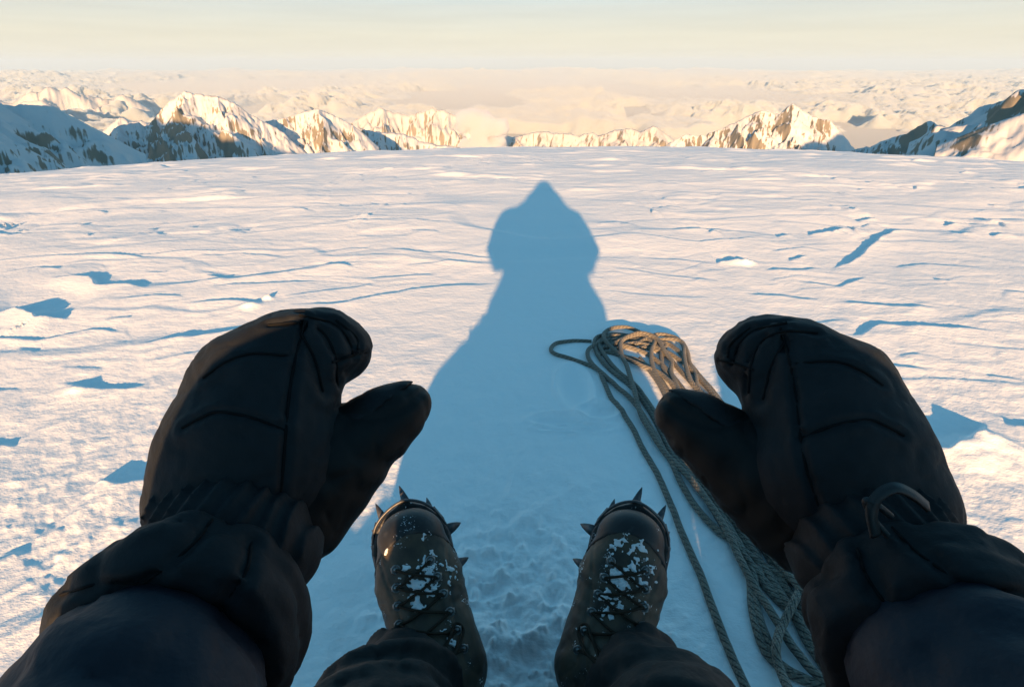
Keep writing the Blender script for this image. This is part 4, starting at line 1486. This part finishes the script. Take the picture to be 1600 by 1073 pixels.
ROPE_R = 0.0071
STRANDS = [
    [(924, 534), (894, 533), (870, 536), (861, 545), (867, 553), (894, 562), (933, 577), (942, 593), (955, 621), (972, 643), (990, 672), (1003, 698), (1016, 720), (1030, 746), (1050, 792), (1066, 835), (1092, 891), (1112, 944), (1132, 996), (1155, 1052), (1185, 1120)],
    [(1040, 540), (990, 514), (964, 511), (946, 518), (944, 529), (953, 540), (972, 556), (1003, 571), (1030, 582), (1056, 606), (1085, 640), (1120, 690), (1160, 745), (1205, 800), (1260, 870)],
    [(1010, 530), (968, 522), (942, 524), (931, 529), (929, 540), (937, 560), (959, 582), (981, 599), (999, 619), (1016, 643), (1032, 672), (1052, 712), (1073, 736), (1102, 776), (1129, 819), (1155, 861), (1171, 901), (1175, 950), (1188, 1000), (1214, 1036), (1254, 1062), (1290, 1072), (1340, 1090)],
    [(1000, 528), (950, 532), (924, 542), (918, 553), (924, 567), (942, 584), (964, 604), (986, 623), (1003, 645), (1021, 674), (1036, 700), (1049, 720), (1063, 752), (1086, 789), (1119, 825), (1142, 843), (1175, 868), (1214, 894), (1254, 917), (1290, 938), (1340, 975)],
    [(1030, 545), (1003, 523), (981, 526), (970, 536), (972, 556), (979, 571), (986, 593), (992, 612), (996, 630), (1003, 650), (1018, 676), (1036, 702), (1056, 724), (1086, 756), (1116, 796), (1139, 835), (1162, 884), (1188, 930), (1227, 990), (1260, 1036), (1293, 1069), (1330, 1110)],
    [(960, 540), (997, 521), (1016, 527), (1023, 534), (1018, 547), (1018, 564), (1025, 584), (1038, 604), (1051, 621), (1072, 656), (1100, 710), (1122, 760), (1135, 799), (1155, 822), (1178, 858), (1214, 917), (1244, 963), (1273, 1006), (1303, 1049), (1325, 1080)],
    [(945, 545), (972, 530), (999, 519), (1025, 527), (1038, 547), (1049, 564), (1049, 582), (1058, 604), (1067, 621), (1090, 660), (1118, 715), (1142, 770), (1160, 810), (1175, 832), (1214, 875), (1254, 924), (1280, 963), (1310, 1016), (1340, 1060)],
    [(990, 540), (1023, 523), (1051, 526), (1067, 538), (1069, 556), (1073, 577), (1080, 597), (1093, 612), (1108, 630), (1140, 668), (1180, 730), (1215, 800), (1250, 870), (1290, 930)],
    [(950, 552), (990, 536), (1030, 545), (1060, 560), (1082, 580), (1100, 600), (1120, 622), (1142, 645), (1170, 690), (1200, 750), (1230, 820), (1270, 890)],
    [(1000, 543), (1036, 551), (1062, 578), (1088, 608), (1112, 638), (1150, 690), (1175, 740), (1195, 800), (1220, 860), (1260, 935), (1300, 1000)],
    [(938, 548), (955, 536), (985, 543), (1012, 553), (1038, 573), (1058, 597), (1080, 625), (1105, 665), (1135, 720), (1160, 780), (1178, 840), (1190, 900), (1214, 935), (1247, 966), (1280, 1005), (1310, 1052)],
    [(935, 556), (948, 550), (972, 556), (1003, 566), (1030, 590), (1048, 625), (1062, 668), (1078, 710), (1100, 752), (1130, 800), (1150, 842), (1168, 876), (1190, 900), (1235, 950), (1275, 985), (1320, 1030)],
    [(1000, 560), (1030, 600), (1060, 660), (1085, 715), (1108, 765), (1128, 806), (1148, 845), (1172, 878), (1205, 918), (1236, 955), (1262, 1000), (1290, 1045), (1320, 1090)],
    [(1075, 690), (1105, 740), (1140, 800), (1168, 850), (1200, 892), (1240, 935), (1276, 985), (1310, 1040), (1335, 1080)],
    [(1090, 690), (1130, 745), (1165, 805), (1195, 852), (1235, 900), (1275, 950), (1320, 1010)],
    [(1250, 922), (1246, 930), (1231, 960), (1216, 993), (1214, 1026), (1228, 1066), (1250, 1110)],
    [(955, 526), (1000, 532), (1040, 536), (1056, 545), (1075, 565), (1097, 592), (1117, 615), (1134, 637), (1158, 662), (1190, 715), (1230, 780), (1270, 850)],
]
jr = random.Random(3)
for base, ox, oy in ((2, 9, 3), (5, 14, 4), (7, 10, 8)):
    STRANDS.append([(x + ox + jr.uniform(-4, 4), y + oy + jr.uniform(-3, 3)) for x, y in STRANDS[base]])
LIFT = [0, 1.6, .2, 1.0, 2.2, 1.4, 2.5, 1.8, .8, .2, .5, 0, .9, .3, 1.2, 2.6, 0, .6, .3, 1.2, .4, 1.6, .2, .9]
rope = None
cR = on_ground(1010, 560)
rope = empty('climbing_rope', (cR[0], cR[1], on_snow(cR[0], cR[1])))
tag(rope, 'loosely coiled grey-tan braided rope lying on the snow beside the right boot', 'rope')
for k, (pts, lf) in enumerate(zip(STRANDS, LIFT)):
    rr = random.Random(k)
    g = np.array([on_ground(a, b)[:2] for a, b in pts])
    # at height h the point seen through the same pixel lies a little nearer: settle it on the snow under it
    pth = smooth_path(np.concatenate([g, np.zeros((len(g), 1))], 1), 9)
    n = len(pth)
    t = np.linspace(0, 1, n)
    zz = ground(pth[:, 0].copy(), pth[:, 1].copy())
    wav = np.array([0.5 + 0.5 * math.sin(6 * x * math.pi + k * 1.9) for x in t])
    lift = ROPE_R * (0.75 + lf * (0.55 + 0.45 * wav)) * np.minimum(1, 8 * np.minimum(t, 1 - t) + .35)
    pth[:, 2] = zz + lift
    # keep it where it is seen: shift towards the eye in proportion to its height
    v = EYE - pth
    pth[:, :2] += v[:, :2] * (lift / v[:, 2])[:, None]
    link('strand', tube('strand', pth, ROPE_R, 12), M_ROPE, rope)
